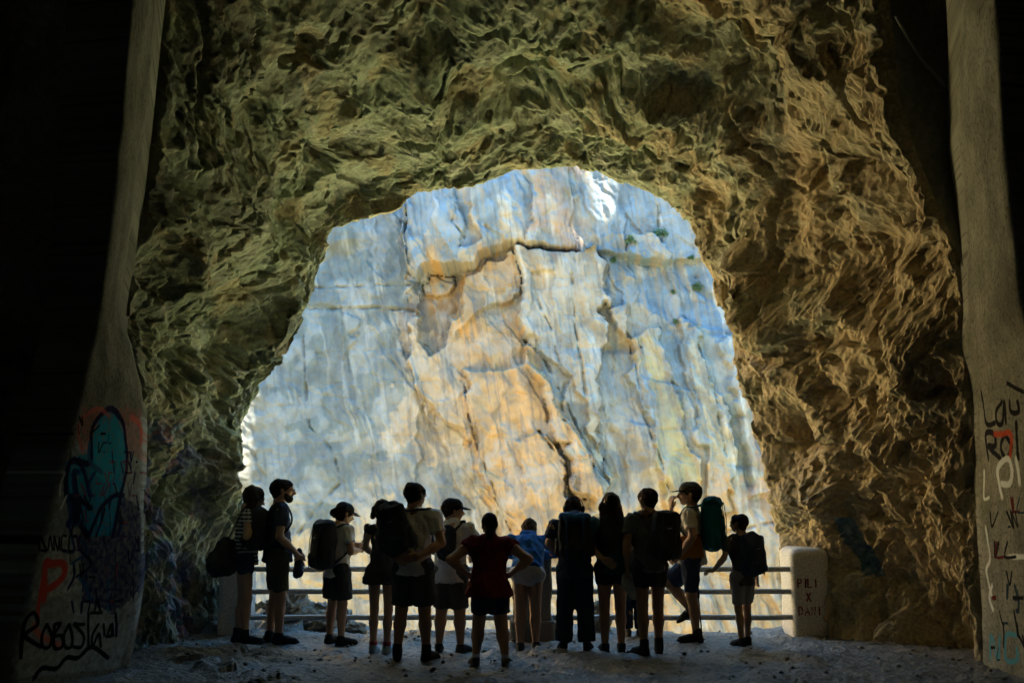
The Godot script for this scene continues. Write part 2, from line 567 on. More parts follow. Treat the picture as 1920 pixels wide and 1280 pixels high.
func facet(u: float, v: float, salt: int) -> float:
	# random heights on a triangle lattice, joined by flat faces
	var k := (u + v) * 0.36602540
	var iu := floorf(u + k)
	var iv := floorf(v + k)
	var fu := u + k - iu
	var fv := v + k - iv
	var i := int(iu)
	var j := int(iv)
	if fu > fv:
		return rand2(i, j, salt) * (1.0 - fu) + rand2(i + 1, j, salt) * (fu - fv) + rand2(i + 1, j + 1, salt) * fv
	return rand2(i, j, salt) * (1.0 - fv) + rand2(i, j + 1, salt) * (fv - fu) + rand2(i + 1, j + 1, salt) * fu

func rand2(i: int, j: int, salt: int) -> float:
	var h := (i * 374761393 + j * 668265263 + salt * 974634777) & 0x7fffffff
	h = ((h ^ (h >> 13)) * 1274126177) & 0x7fffffff
	return ((h ^ (h >> 16)) & 0xffff) / 65535.0

func build_cave() -> void:
	var curves := arch_curves()
	var nt := 1000
	var ns := 380
	var so := spline(curves[0], nt)
	var sm := spline(curves[1], nt)
	var sr := spline(curves[2], nt)
	var se := spline(curves[3], nt)
	var low := noise(41, 0.32, 3)
	var pocket := noise(40, 1.0, 3)
	var groove := cells(45, 0.9, FastNoiseLite.RETURN_DISTANCE2_SUB)
	var fine := noise(46, 3.5, 4)
	var warp := noise(47, 0.7, 3)
	var stain := noise(48, 0.5, 4)
	var stain2 := noise(49, 1.7, 4)
	var pos := PackedVector3Array()
	var col := PackedColorArray()
	pos.resize(nt * ns)
	col.resize(nt * ns)
	# straight traces of blasting holes
	var marks := [[Vector2(566, 140), Vector2(580, 190)], [Vector2(578, 200), Vector2(600, 285)], [Vector2(770, 128), Vector2(778, 188)], [Vector2(1105, 66), Vector2(1108, 100)], [Vector2(1440, 410), Vector2(1510, 420)], [Vector2(1500, 545), Vector2(1590, 470)], [Vector2(1700, 790), Vector2(1790, 770)], [Vector2(290, 448), Vector2(330, 495)], [Vector2(1340, 145), Vector2(1355, 120)]]
	var cable_px := [Vector2(1672, 40), Vector2(1700, 92), Vector2(1738, 140), Vector2(1764, 170)]
	var cable_e := [1e9, 1e9, 1e9, 1e9]
	var cable_at := [Vector3.ZERO, Vector3.ZERO, Vector3.ZERO, Vector3.ZERO]
	for i in nt:
		var o: Vector3 = so[i]
		var m: Vector3 = sm[i]
		var r: Vector3 = sr[i]
		var e: Vector3 = se[i]
		var i2 := mini(i + 2, nt - 1)
		var along: Vector3 = (sm[i2] - sm[maxi(i - 2, 0)] + se[i2] - se[maxi(i - 2, 0)]).normalized()
		var outward := Vector3(along.y, -along.x, 0) * -1.0
		outward = outward.normalized()
		var arc := float(i) / nt * 16.0
		for j in ns:
			var s := float(j) / (ns - 1)
			var p: Vector3
			if s < 0.06:
				p = o.lerp(m, s / 0.06)
			elif s < 0.24:
				p = m.lerp(r, (s - 0.06) / 0.18)
			else:
				var f := (s - 0.24) / 0.76
				p = r.lerp(e, f) + outward * (sin(f * PI) * 0.28)
			# broken planes lie along the arch, leaning a little
			var w := warp.get_noise_3dv(p)
			var w2 := warp.get_noise_3d(p.x + 31.0, p.y, p.z)
			var f1 := fine.get_noise_3dv(p)
			var u := arc * 1.0 + w * 0.06
			var v := s * 3.0 - arc * 0.16 + w2 * 0.05
			var rim := smoothstep(0.0, 0.22, absf(s - 0.06))
			var d := low.get_noise_3dv(p) * 0.72 * rim * smoothstep(1.0, 0.75, s)
			var big := maxf(facet(u * 0.85, v * 0.85, 1), facet(u * 0.55 + v * 0.5 + 9.0, v * 0.8 - u * 0.5, 2) - 0.08)
			d += (0.45 - big) * 0.56
			var part_size := maxf(facet(u * 2.1 + 5.0, v * 2.3, 3), facet(u * 1.5 - v * 1.4, v * 1.6 + u * 1.2, 4) - 0.1)
			d += (0.5 - part_size) * 0.23
			d += (0.5 - facet(u * 5.2 + v, v * 6.0, 5)) * 0.085
			d += (0.5 - facet(u * 11.0 - v * 3.0, v * 13.0, 6)) * 0.055
			d += (0.5 - facet(u * 24.0 + v * 9.0, v * 27.0, 7)) * 0.032
			var g := groove.get_noise_2d(u * 0.8, v) + 1.0
			d += (1.0 - smoothstep(0.0, 0.07, g)) * 0.10 * clampf(0.3 + w * 2.5, 0.0, 1.0)
			# bedding: thin broken ledges that sweep round the arch
			var lay := v * 1.5 - u * 0.42 + w * 0.35
			d += (fposmod(lay * 2.3, 1.0) - 0.5) * 0.10 * smoothstep(-0.15, 0.25, w2)
			d += (fposmod(lay * 6.1 + f1, 1.0) - 0.5) * 0.03 * smoothstep(-0.1, 0.25, -w2 + w)
			d += f1 * 0.015
			# pockets where blocks have fallen out
			d += smoothstep(0.18, 0.26, pocket.get_noise_2d(u * 1.0, v * 1.1)) * 0.10 + smoothstep(0.25, 0.30, pocket.get_noise_2d(u * 2.6 + 50.0, v * 2.8)) * 0.05
			# keep the rim of the mouth where the photograph has it
			var keep := 0.6 + 0.4 * rim
			d -= 0.10 * (1.0 - smoothstep(0.0, 0.16, absf(s - 0.06)))
			if s > 0.9:
				keep *= 1.0 - (s - 0.9) / 0.1 * 0.6
			if s > 0.97:
				p += outward * ((s - 0.97) / 0.03 * 1.3)
			var n := outward
			if s > 0.06 and s < 0.24:
				n = (outward + Vector3(0, 0, -0.6)).normalized()
			elif s >= 0.24:
				n = (outward * 0.95 + Vector3(0, 0, -0.25)).normalized()
			p += n * d * keep
			pos[j * nt + i] = p
			var a := stain.get_noise_3dv(p)
			var b := stain2.get_noise_3dv(p)
			var c := Color(0.40, 0.44, 0.32)
			c = c.lerp(Color(0.31, 0.38, 0.25), clampf(0.5 + a * 1.4, 0, 1) * 0.8)
			c = c.lerp(Color(0.46, 0.39, 0.27), clampf(b * 1.5, 0, 1) * 0.7)
			c = c.lerp(Color(0.46, 0.46, 0.40), clampf(-b - 0.15, 0, 1) * 1.4)
			c = c * (1.0 + fine.get_noise_3d(p.x * 2.0, p.y * 2.0, p.z * 2.0) * 0.35)
			c = c.lerp(Color(0.19, 0.20, 0.16), smoothstep(0.12, 0.34, stain.get_noise_3d(p.x * 1.6 + 9.0, p.y * 1.6, p.z * 0.8)) * 0.65)
			c = c.lerp(Color(0.50, 0.34, 0.17), smoothstep(0.22, 0.42, stain2.get_noise_3d(p.x * 0.7 + 40.0, p.y * 0.7, p.z * 0.5)) * 0.35)
			# ochre tint right of the mouth: warm bounce light put into the colour
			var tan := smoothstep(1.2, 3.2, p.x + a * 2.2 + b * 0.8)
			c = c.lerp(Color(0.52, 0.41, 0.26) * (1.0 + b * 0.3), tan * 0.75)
			var k0 := to_px(p)
			for m2 in marks:
				var q := Geometry2D.get_closest_point_to_segment(k0, m2[0], m2[1])
				if q.distance_squared_to(k0) < 16.0:
					c = c.lerp(Color(0.56, 0.53, 0.38), 0.7)
			for c2 in cable_px.size():
				var e2: float = k0.distance_squared_to(cable_px[c2])
				if e2 < cable_e[c2] and s > 0.1:
					cable_e[c2] = e2
					cable_at[c2] = p
			# spray paint on the rock beside the lining
			if p.y < 3.2 and p.z < -9.5:
				var k := to_px(p)
				if k.x < 430.0 and k.y > 760.0:
					var t := smoothstep(-0.1, 0.2, b) * smoothstep(740.0, 800.0, k.y + a * 80.0) * smoothstep(430.0, 330.0, k.x + w * 60.0)
					var paints := [Color(0.12, 0.16, 0.36), Color(0.42, 0.28, 0.36), Color(0.16, 0.34, 0.46)]
					c = c.lerp(paints[int(absf(w * 9.0)) % 3], t * 0.75)
				elif k.x > 1560.0 and k.x < 1660.0 and k.y > 970.0 and k.y < 1080.0 and absf(k.x - 1568.0 - (k.y - 960.0) * 0.7 + w * 30.0) < 22.0:
					c = c.lerp(Color(0.06, 0.22, 0.34), 0.75)
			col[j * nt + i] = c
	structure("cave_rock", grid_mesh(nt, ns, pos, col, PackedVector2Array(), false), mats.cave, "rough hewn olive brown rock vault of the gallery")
	var cable := thing("cable", "thin pale cable hanging along the edge of the vault", "cable", Vector3.ZERO)
	var run := []
	for q in cable_at:
		run.append(q + Vector3(-0.05, -0.05, 0.16))
	part("wire", tube_mesh(spline(run, 30), 0.012, 6), plain("cable_sheath", Color(0.35, 0.36, 0.32), 0.7), cable)

# ---------------------------------------------------------------- the mountain, an added shade spur and an added bounce wall, outside the frame
func build_mountain() -> void:
	var wob := noise(51, 0.8, 4)
	var poly := PackedVector2Array()
	poly.append(Vector2(-12, -12))
	var sky_line: Array = []
	for i in 80:
		var x := -12.0 + 21.5 * i / 79.0
		var y := 13.0 + wob.get_noise_2d(x * 0.3, 2.0) * 2.5
		if i == 0 or i == 79:
			y = 6.0
		sky_line.append(Vector3(x, y, -14.2))
		poly.append(Vector2(x, y))
	poly.append(Vector2(9.5, -12))
	var mouth: Array = spline(arch_curves()[0], 60)
	mouth.reverse()
	poly.append(Vector2(mouth[0].x - 0.5, -12))
	for p in mouth:
		poly.append(Vector2(p.x - 0.5 * signf(p.x), p.y - 0.45 * clampf(p.y - 2.0, 0, 1)))
	poly.append(Vector2(mouth[-1].x + 0.5, -12))
	var tri := Geometry2D.triangulate_polygon(poly)
	var st := SurfaceTool.new()
	st.begin(Mesh.PRIMITIVE_TRIANGLES)
	for t in tri:
		st.set_color(Color(0.36, 0.35, 0.3))
		st.add_vertex(Vector3(poly[t].x, poly[t].y, -14.2))
	for i in sky_line.size() - 1:
		var a: Vector3 = sky_line[i]
		var b: Vector3 = sky_line[i + 1]
		for v in [a, b, a + Vector3(0, 6, 38), b, b + Vector3(0, 6, 38), a + Vector3(0, 6, 38)]:
			st.set_color(Color(0.3, 0.3, 0.2))
			st.add_vertex(v)
	st.generate_normals()
	structure("mountain", st.commit(), mats.dark_rock, "mountainside above the gallery mouth")
	# added unseen spur, cut to throw shade and sun gaps onto the cliff
	var ds := sun_dir()
	var back := Vector3(-ds.x, 0, -ds.z).normalized() * 4.0
	var ridge: Array = []
	var nu := cliff_xs.size()
	var cx := cliff_xs.bsearch(-13.49)
	var cy := cliff_ys.bsearch(-5.99)
	var z := -41.0
	while z < -29.0:
		var guess := 34.0 - (z + 40.6) * ds.x / ds.z
		var top := -12.0 if guess < -11.0 else 62.0
		if guess > -14.0 and guess < 13.0:
			top = -12.0
			var want := 17.0
			while want > 1.5:
				var o := Vector3(34.0, want + (34.0 - guess) * ds.y / ds.x, z)
				var x := guess + 6.0
				while x > guess - 6.0:
					var q := o + ds * ((x - 34.0) / ds.x)
					var i := clampi(cx + int((x - cliff_xs[cx]) / 0.045), 0, nu - 1)
					var j := clampi(cy + int((q.y - cliff_ys[cy]) / 0.045), 0, cliff_ys.size() - 1)
					if q.z <= -CLIFF_Z + cliff_dep[j * nu + i]:
						var k := to_px(q)
						var rag := wob.get_noise_2d(k.x * 0.1, 7.0) * 34.0
						var lit := k.x < 560.0 and k.y < 900.0 + rag or k.x > 615.0 and k.x < 735.0 and k.y < 485.0 - absf(k.x - 674.0) * 0.9 + rag or k.x > 1060.0 and k.x < 1160.0 and k.y < 420.0 - absf(k.x - 1112.0) * 0.6 + rag
						if not lit and k.y > 225.0:
							top = maxf(top, o.y)
						break
					x -= 0.12
				want -= 0.25
				if top > 0.0:
					break
		ridge.append(Vector3(34.0, top, z))
		z += 0.045
	st = SurfaceTool.new()
	st.begin(Mesh.PRIMITIVE_TRIANGLES)
	for i in ridge.size() - 1:
		var a: Vector3 = ridge[i]
		var b: Vector3 = ridge[i + 1]
		var a0 := Vector3(a.x, -12, a.z)
		var b0 := Vector3(b.x, -12, b.z)
		var quads := [a0, a, b, b0, a, a + back, b + back, b, a0 + back, a + back, b + back, b0 + back]
		if i == 0:
			quads.append_array([a0, a, a + back, a0 + back])
		if i == ridge.size() - 2:
			quads.append_array([b0, b, b + back, b0 + back])
		for q in quads.size() / 4:
			for v in [0, 1, 2, 0, 2, 3]:
				st.set_color(Color(0.4, 0.37, 0.3))
				st.add_vertex(quads[q * 4 + v])
	st.generate_normals()
	structure("shade_spur", st.commit(), mats.dark_rock, "tall unseen spur added to shade the cliff opposite")
	# added unseen wall in full sun, a warm reflector for the gallery
	var wall := PackedVector3Array()
	var wall_c := PackedColorArray()
	for j in 40:
		for i in 60:
			var wz := -13.8 - i * 0.32
			var wy := -10.0 + j * 0.6
			wall.append(Vector3(-9.6 - i * 0.035 + wob.get_noise_2d(wz, wy) * 0.9, wy, wz))
			wall_c.append(Color(0.58, 0.46, 0.29) * (1.0 + 0.4 * wob.get_noise_2d(wz * 2.0, wy * 2.0 + 40.0)))
	structure("bounce_wall", grid_mesh(60, 40, wall, wall_c), mats.dark_rock, "unseen sunlit wall added to bounce warm light into the gallery")

# ---------------------------------------------------------------- the dark tunnel the viewer stands in
func build_tunnel() -> void:
	var near: Array = spline(arch_curves()[3], 220)
	var bump := noise(61, 0.6, 4)
	var nv := 30
	var pos := PackedVector3Array()
	var col := PackedColorArray()
	pos.resize(220 * nv)
	col.resize(220 * nv)
	for j in nv:
		for i in 220:
			var e: Vector3 = near[i]
			var f := pow(float(j) / (nv - 1), 1.6)
			var c := Vector3(0, 2.0, 0)
			var p := Vector3(e.x, e.y, e.z) + Vector3(e.x - c.x, e.y - c.y if e.y > 0.6 else -0.3, 0) * f * 3.2
			p = Vector3(clampf(p.x, -18.6, 18.6), minf(p.y, 9.5), p.z)
			p += Vector3(0, 0, 1) * bump.get_noise_3dv(p) * 0.4 * minf(1.0, f * 12.0)
			pos[j * 220 + i] = p
			col[j * 220 + i] = Color(0.34, 0.345, 0.26) * (1.0 + bump.get_noise_3dv(p * 2.0) * 0.4)
	structure("tunnel_wall", grid_mesh(220, nv, pos, col, PackedVector2Array(), false), mats.dark_rock, "unlit rock wall of the tunnel beside the gallery")
	var m := plain("tunnel_concrete", Color(0.42, 0.42, 0.38), 0.95)
	structure("tunnel_ceiling", box_mesh(Vector3(-19, 9.2, -12), Vector3(19, 10, 21)), m, "dark tunnel ceiling")
	structure("tunnel_back_wall", box_mesh(Vector3(-19, -1, 20), Vector3(19, 9.2, 21)), m, "dark tunnel wall behind the viewer")
	for s in [-1, 1]:
		structure("tunnel_end_wall", box_mesh(Vector3(s * 18.5 - 0.5, -1, -12), Vector3(s * 18.5 + 0.5, 9.2, 20)), m, "dark end of the tunnel")

# ---------------------------------------------------------------- the floor and the drop beyond it
func floor_edge(x: float) -> float:
	# how far ahead the floor breaks off into the gorge
	return 12.75 + 0.9 * smoothstep(-1.6, -2.8, x) + 0.25 * sin(x * 2.1) * smoothstep(-2.0, 0.0, x)

var ground_low := noise(71, 0.5, 3)
var ground_mid := noise(72, 2.2, 4)
var ground_fine := noise(73, 7.0, 3)
var ground_plate := cells(74, 1.6, FastNoiseLite.RETURN_CELL_VALUE)

func ground_y(x: float, z: float) -> float:
	var d := -z
	var y := ground_low.get_noise_2d(x, z) * 0.05
	# bedrock shows through left of the middle
	var rocky := smoothstep(0.05, 0.35, ground_low.get_noise_2d(x * 0.9 + 13.0, z * 0.9)) * smoothstep(2.0, -1.0, x)
	y += rocky * (0.03 + 0.05 * ground_plate.get_noise_2d(x * 1.2, z))
	y += ground_mid.get_noise_2d(x, z) * (0.03 + 0.04 * rocky)
	y += ground_fine.get_noise_2d(x, z) * 0.016
	y *= smoothstep(14.0, 12.5, d) * 0.9 + 0.1
	# rubble beyond the rail on the left
	var heap := smoothstep(12.1, 12.9, d) * smoothstep(-1.5, -2.3, x)
	y += heap * (0.10 + 0.16 * ground_plate.get_noise_2d(x * 1.5 + 4.0, z * 1.5) + 0.10 * ground_mid.get_noise_2d(x * 2.0, z * 2.0))
	var over := d - floor_edge(x) - ground_mid.get_noise_2d(x, 3.0) * 0.25
	if over > 0.0:
		y -= minf(over * 5.0 + over * over * 6.0, 22.0)
	return y

func build_ground() -> void:
	var xs := PackedFloat32Array()
	var zs := PackedFloat32Array()
	var x := -20.0
	while x < 20.0:
		xs.append(x)
		x += 0.028 if x > -5.2 and x < 5.2 else 0.6
	var z := 20.5
	while z > -17.0:
		zs.append(z)
		z -= 0.03 if z < -8.2 and z > -14.2 else 0.5
	var nu := xs.size()
	var nv := zs.size()
	var pos := PackedVector3Array()
	var col := PackedColorArray()
	pos.resize(nu * nv)
	col.resize(nu * nv)
	for j in nv:
		for i in nu:
			var y := ground_y(xs[i], zs[j])
			pos[j * nu + i] = Vector3(xs[i], y, zs[j])
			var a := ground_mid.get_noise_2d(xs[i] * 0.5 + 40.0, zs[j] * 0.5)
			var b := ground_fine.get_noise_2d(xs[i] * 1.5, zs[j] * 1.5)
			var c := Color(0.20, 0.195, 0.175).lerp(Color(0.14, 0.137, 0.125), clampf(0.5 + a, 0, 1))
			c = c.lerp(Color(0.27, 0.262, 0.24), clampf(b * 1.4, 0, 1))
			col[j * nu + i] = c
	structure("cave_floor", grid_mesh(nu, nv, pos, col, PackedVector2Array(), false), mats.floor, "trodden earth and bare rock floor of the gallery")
	var slope := PackedVector3Array()  # unseen slope, added to bounce sunlight up onto the vault
	var slope_c := PackedColorArray()
	for j in 60:
		for i in 120:
			var sx := -60.0 + i
			var sz := -13.6 - j * 0.3
			slope.append(Vector3(sx, -1.5 - j * 0.09 + ground_low.get_noise_2d(sx * 0.6, sz) * 0.7, sz))
			slope_c.append(Color(0.44, 0.45, 0.27) * (1.0 + 0.4 * ground_low.get_noise_2d(sx * 3.0, sz * 3.0)))
	structure("bounce_slope", grid_mesh(120, 60, slope, slope_c), mats.dark_rock, "unseen sunlit slope added below the gallery mouth to bounce light inside")
	structure("gorge_floor", box_mesh(Vector3(-90, -12, -60), Vector3(70, -11, -13)), plain("river_gravel", Color(0.40, 0.36, 0.22), 0.95), "gravel bed at the bottom of the gorge")

# ---------------------------------------------------------------- concrete ends of the tunnel lining
func paint_stroke(im: Image, pts: Array, r: float, c: Color, cover := 1.0) -> void:
	# a spray-can line with a soft, slightly uneven edge; pts in image pixels
	for i in pts.size() - 1:
		var a: Vector2 = pts[i]
		var b: Vector2 = pts[i + 1]
		var n := maxi(1, int(a.distance_to(b) / maxf(1.0, r * 0.35)))
		for k in n + 1:
			var p := a.lerp(b, float(k) / n)
			var rr := r * (0.85 + 0.3 * rng.randf())
			var hard := rr * 0.65
			for y in range(int(p.y - rr), int(p.y + rr) + 2):
				for x in range(int(p.x - rr), int(p.x + rr) + 2):
					if x < 0 or y < 0 or x >= im.get_width() or y >= im.get_height():
						continue
					var q := Vector2(x, y).distance_to(p)
					var w := clampf((rr - q) / (rr - hard + 0.01), 0.0, 1.0) * cover
					if w > 0.0:
						im.set_pixel(x, y, im.get_pixel(x, y).lerp(c, w * 0.6))

func paint_fill(im: Image, pts: Array, c: Color, cover: float, n: FastNoiseLite) -> void:
	var poly := PackedVector2Array(pts)
	var r := Rect2(poly[0], Vector2.ZERO)
	for p in poly:
		r = r.expand(p)
	for y in range(maxi(0, int(r.position.y)), mini(im.get_height(), int(r.end.y))):
		for x in range(maxi(0, int(r.position.x)), mini(im.get_width(), int(r.end.x))):
			var w := n.get_noise_2d(x * 0.6, y * 0.6)
			if Geometry2D.is_point_in_polygon(Vector2(x + w * 9.0, y + w * 9.0), poly):
				im.set_pixel(x, y, im.get_pixel(x, y).lerp(c, clampf(cover * (1.0 + w * 1.2), 0, 1)))

func concrete_image(w: int, h: int, s: int) -> Image:
	var im := Image.create(w, h, false, Image.FORMAT_RGB8)
	var a := noise(s, 0.008, 4)
	var b := noise(s + 1, 0.06, 4)
	var drip := noise(s + 2, 0.05, 3)
	for y in h:
		for x in w:
			var k := 0.21 + a.get_noise_2d(x, y) * 0.09 + b.get_noise_2d(x, y) * 0.06
			var g := drip.get_noise_2d(x, y * 0.08)
			k *= 1.0 - clampf(g - 0.2, 0.0, 0.5) * 0.5
			k *= 1.0 - 0.5 * float(b.get_noise_2d(x * 1.7 + 300.0, y * 1.7) > 0.34)
			im.set_pixel(x, y, Color(k * 0.97, k * 1.0, k * 0.84).linear_to_srgb())
	return im

const LETTERS := {   # hand-drawn capitals and small letters on a unit square, y down
	"R": [[0.1, 1, 0.1, 0, 0.7, 0.05, 0.8, 0.3, 0.15, 0.5, 0.85, 1]], "o": [[0.5, 0.35, 0.15, 0.55, 0.2, 0.9, 0.55, 1, 0.85, 0.75, 0.7, 0.4, 0.5, 0.35]],
	"b": [[0.15, 0, 0.12, 1, 0.7, 0.95, 0.8, 0.6, 0.15, 0.55], [0.15, 0.02, 0.7, 0.1, 0.6, 0.45, 0.15, 0.55]], "S": [[0.9, 0.15, 0.5, 0, 0.15, 0.2, 0.8, 0.65, 0.5, 0.95, 0.05, 0.85]], "l": [[0.4, 0, 0.4, 1]],
	"a": [[0.8, 0.4, 0.3, 0.4, 0.1, 0.75, 0.35, 1, 0.75, 0.8, 0.8, 0.4, 0.85, 1]], "i": [[0.4, 0.4, 0.4, 1], [0.4, 0.1, 0.42, 0.16]], "!": [[0.4, 0, 0.42, 0.7], [0.42, 0.92, 0.43, 1]],
	"P": [[0.15, 1, 0.15, 0, 0.7, 0.05, 0.8, 0.3, 0.6, 0.5, 0.15, 0.52]], "I": [[0.4, 0, 0.4, 1]], "L": [[0.15, 0, 0.12, 1, 0.85, 0.95]], "X": [[0.1, 0, 0.85, 1], [0.85, 0, 0.1, 1]],
	"D": [[0.15, 0, 0.15, 1, 0.7, 0.85, 0.8, 0.4, 0.6, 0.05, 0.15, 0]], "A": [[0.05, 1, 0.45, 0, 0.9, 1], [0.2, 0.62, 0.75, 0.62]], "N": [[0.12, 1, 0.12, 0, 0.8, 1, 0.8, 0]], "F": [[0.15, 1, 0.15, 0, 0.8, 0], [0.15, 0.5, 0.65, 0.5]],
	"E": [[0.8, 0, 0.15, 0, 0.12, 1, 0.8, 1], [0.15, 0.5, 0.65, 0.5]], "u": [[0.1, 0.4, 0.12, 0.85, 0.4, 1, 0.75, 0.8, 0.8, 0.4, 0.85, 1]], "t": [[0.45, 0.1, 0.4, 0.9, 0.7, 1], [0.1, 0.4, 0.8, 0.38]], "M": [[0.05, 1, 0.1, 0, 0.45, 0.6, 0.8, 0, 0.9, 1]],
	"U": [[0.1, 0, 0.12, 0.8, 0.45, 1, 0.78, 0.8, 0.8, 0]], "G": [[0.85, 0.15, 0.45, 0, 0.1, 0.45, 0.4, 1, 0.85, 0.85, 0.85, 0.55, 0.5, 0.55]], "O": [[0.5, 0, 0.1, 0.3, 0.15, 0.85, 0.55, 1, 0.88, 0.6, 0.75, 0.12, 0.5, 0]], "B": [[0.15, 0.5, 0.15, 0, 0.7, 0.1, 0.6, 0.45, 0.15, 0.5, 0.8, 0.62, 0.75, 0.95, 0.15, 1, 0.15, 0.5]]}

func write_word(im: Image, word: String, at: Vector2, size: Vector2, r: float, c: Color, cover := 1.0, rise := 0.0) -> void:
	var x := 0.0
	for ch in word:
		for stroke in LETTERS.get(ch, []):
			var pts := []
			for i in stroke.size() / 2:
				pts.append(at + Vector2((x + stroke[2 * i]) * size.x, (stroke[2 * i + 1] + x * rise) * size.y))
			paint_stroke(im, spline(pts, pts.size() * 4) if pts.size() > 2 else pts, r, c, cover)
		x += 0.55 if ch in "Iil!" else 1.0

var pillar_rows := {}

func pillar_mesh(side: String, rows: Array, tall: float) -> ArrayMesh:
	# rows: [pixel y, outer pixel x, metres ahead, inner pixel x, metres ahead]; the face looks into the gallery
	var nv := 90
	var nu := 26
	var outer := []
	var inner := []
	for r in rows:
		outer.append(px(r[1], r[0], r[2]))
		inner.append(px(r[3], r[0], r[4]))
	outer = spline(outer, nv)
	inner = spline(inner, nv)
	pillar_rows[side] = [outer, inner]
	var bump := noise(81, 1.1, 4)
	var rip := noise(82, 5.0, 3)
	var pos := PackedVector3Array()
	var uv := PackedVector2Array()
	var out := -1.0 if side == "left" else 1.0
	for j in nv:
		var a: Vector3 = outer[j]
		var b: Vector3 = inner[j]
		var across := (b - a).normalized()
		var n := Vector3(-across.z * -out, 0, across.x * -out).normalized()
		if n.z < 0.0:
			n = -n
		for i in nu:
			# from behind the outer corner, across the face, to behind the inner edge
			var p: Vector3
			var f := 0.0
			if i < 4:
				p = a + Vector3(out * (4 - i) * 0.12, 0, -(4 - i) * 0.02)
			elif i < 22:
				f = (i - 4) / 17.0
				p = a.lerp(b, f)
				p += n * (bump.get_noise_3dv(p) * 0.03 + rip.get_noise_3dv(p) * 0.012) * minf(1.0, f * 8.0)
				p += n * 0.03 * sin(PI * f)
			else:
				f = 1.0
				p = b + (Vector3(out * 0.3, 0, -1.0)).normalized() * (i - 21) * 0.16
			if i == 4:
				p += n * -0.012
			pos.append(p)
			uv.append(Vector2(f, 1.0 - a.lerp(b, f).y / tall))
	return grid_mesh(nu, nv, pos, PackedColorArray(), uv, side == "right")

func pillar_uv(side: String, x: float, y: float, tall: float) -> Vector2:
	# where a photograph pixel falls on the face, as (share across, share of the height)
	var best := Vector2.ZERO
	var least := 1e9
	for j in 90:
		var a: Vector3 = pillar_rows[side][0][j]
		var b: Vector3 = pillar_rows[side][1][j]
		var pa := to_px(a)
		var pb := to_px(b)
		var s := (x - pa.x) / (pb.x - pa.x)
		var f := s * -a.z / ((1.0 - s) * -b.z + s * -a.z)
		var q := a.lerp(b, f)
		var e := absf(to_px(q).y - y)
		if e < least:
			least = e
			best = Vector2(f, 1.0 - q.y / tall)
	return best

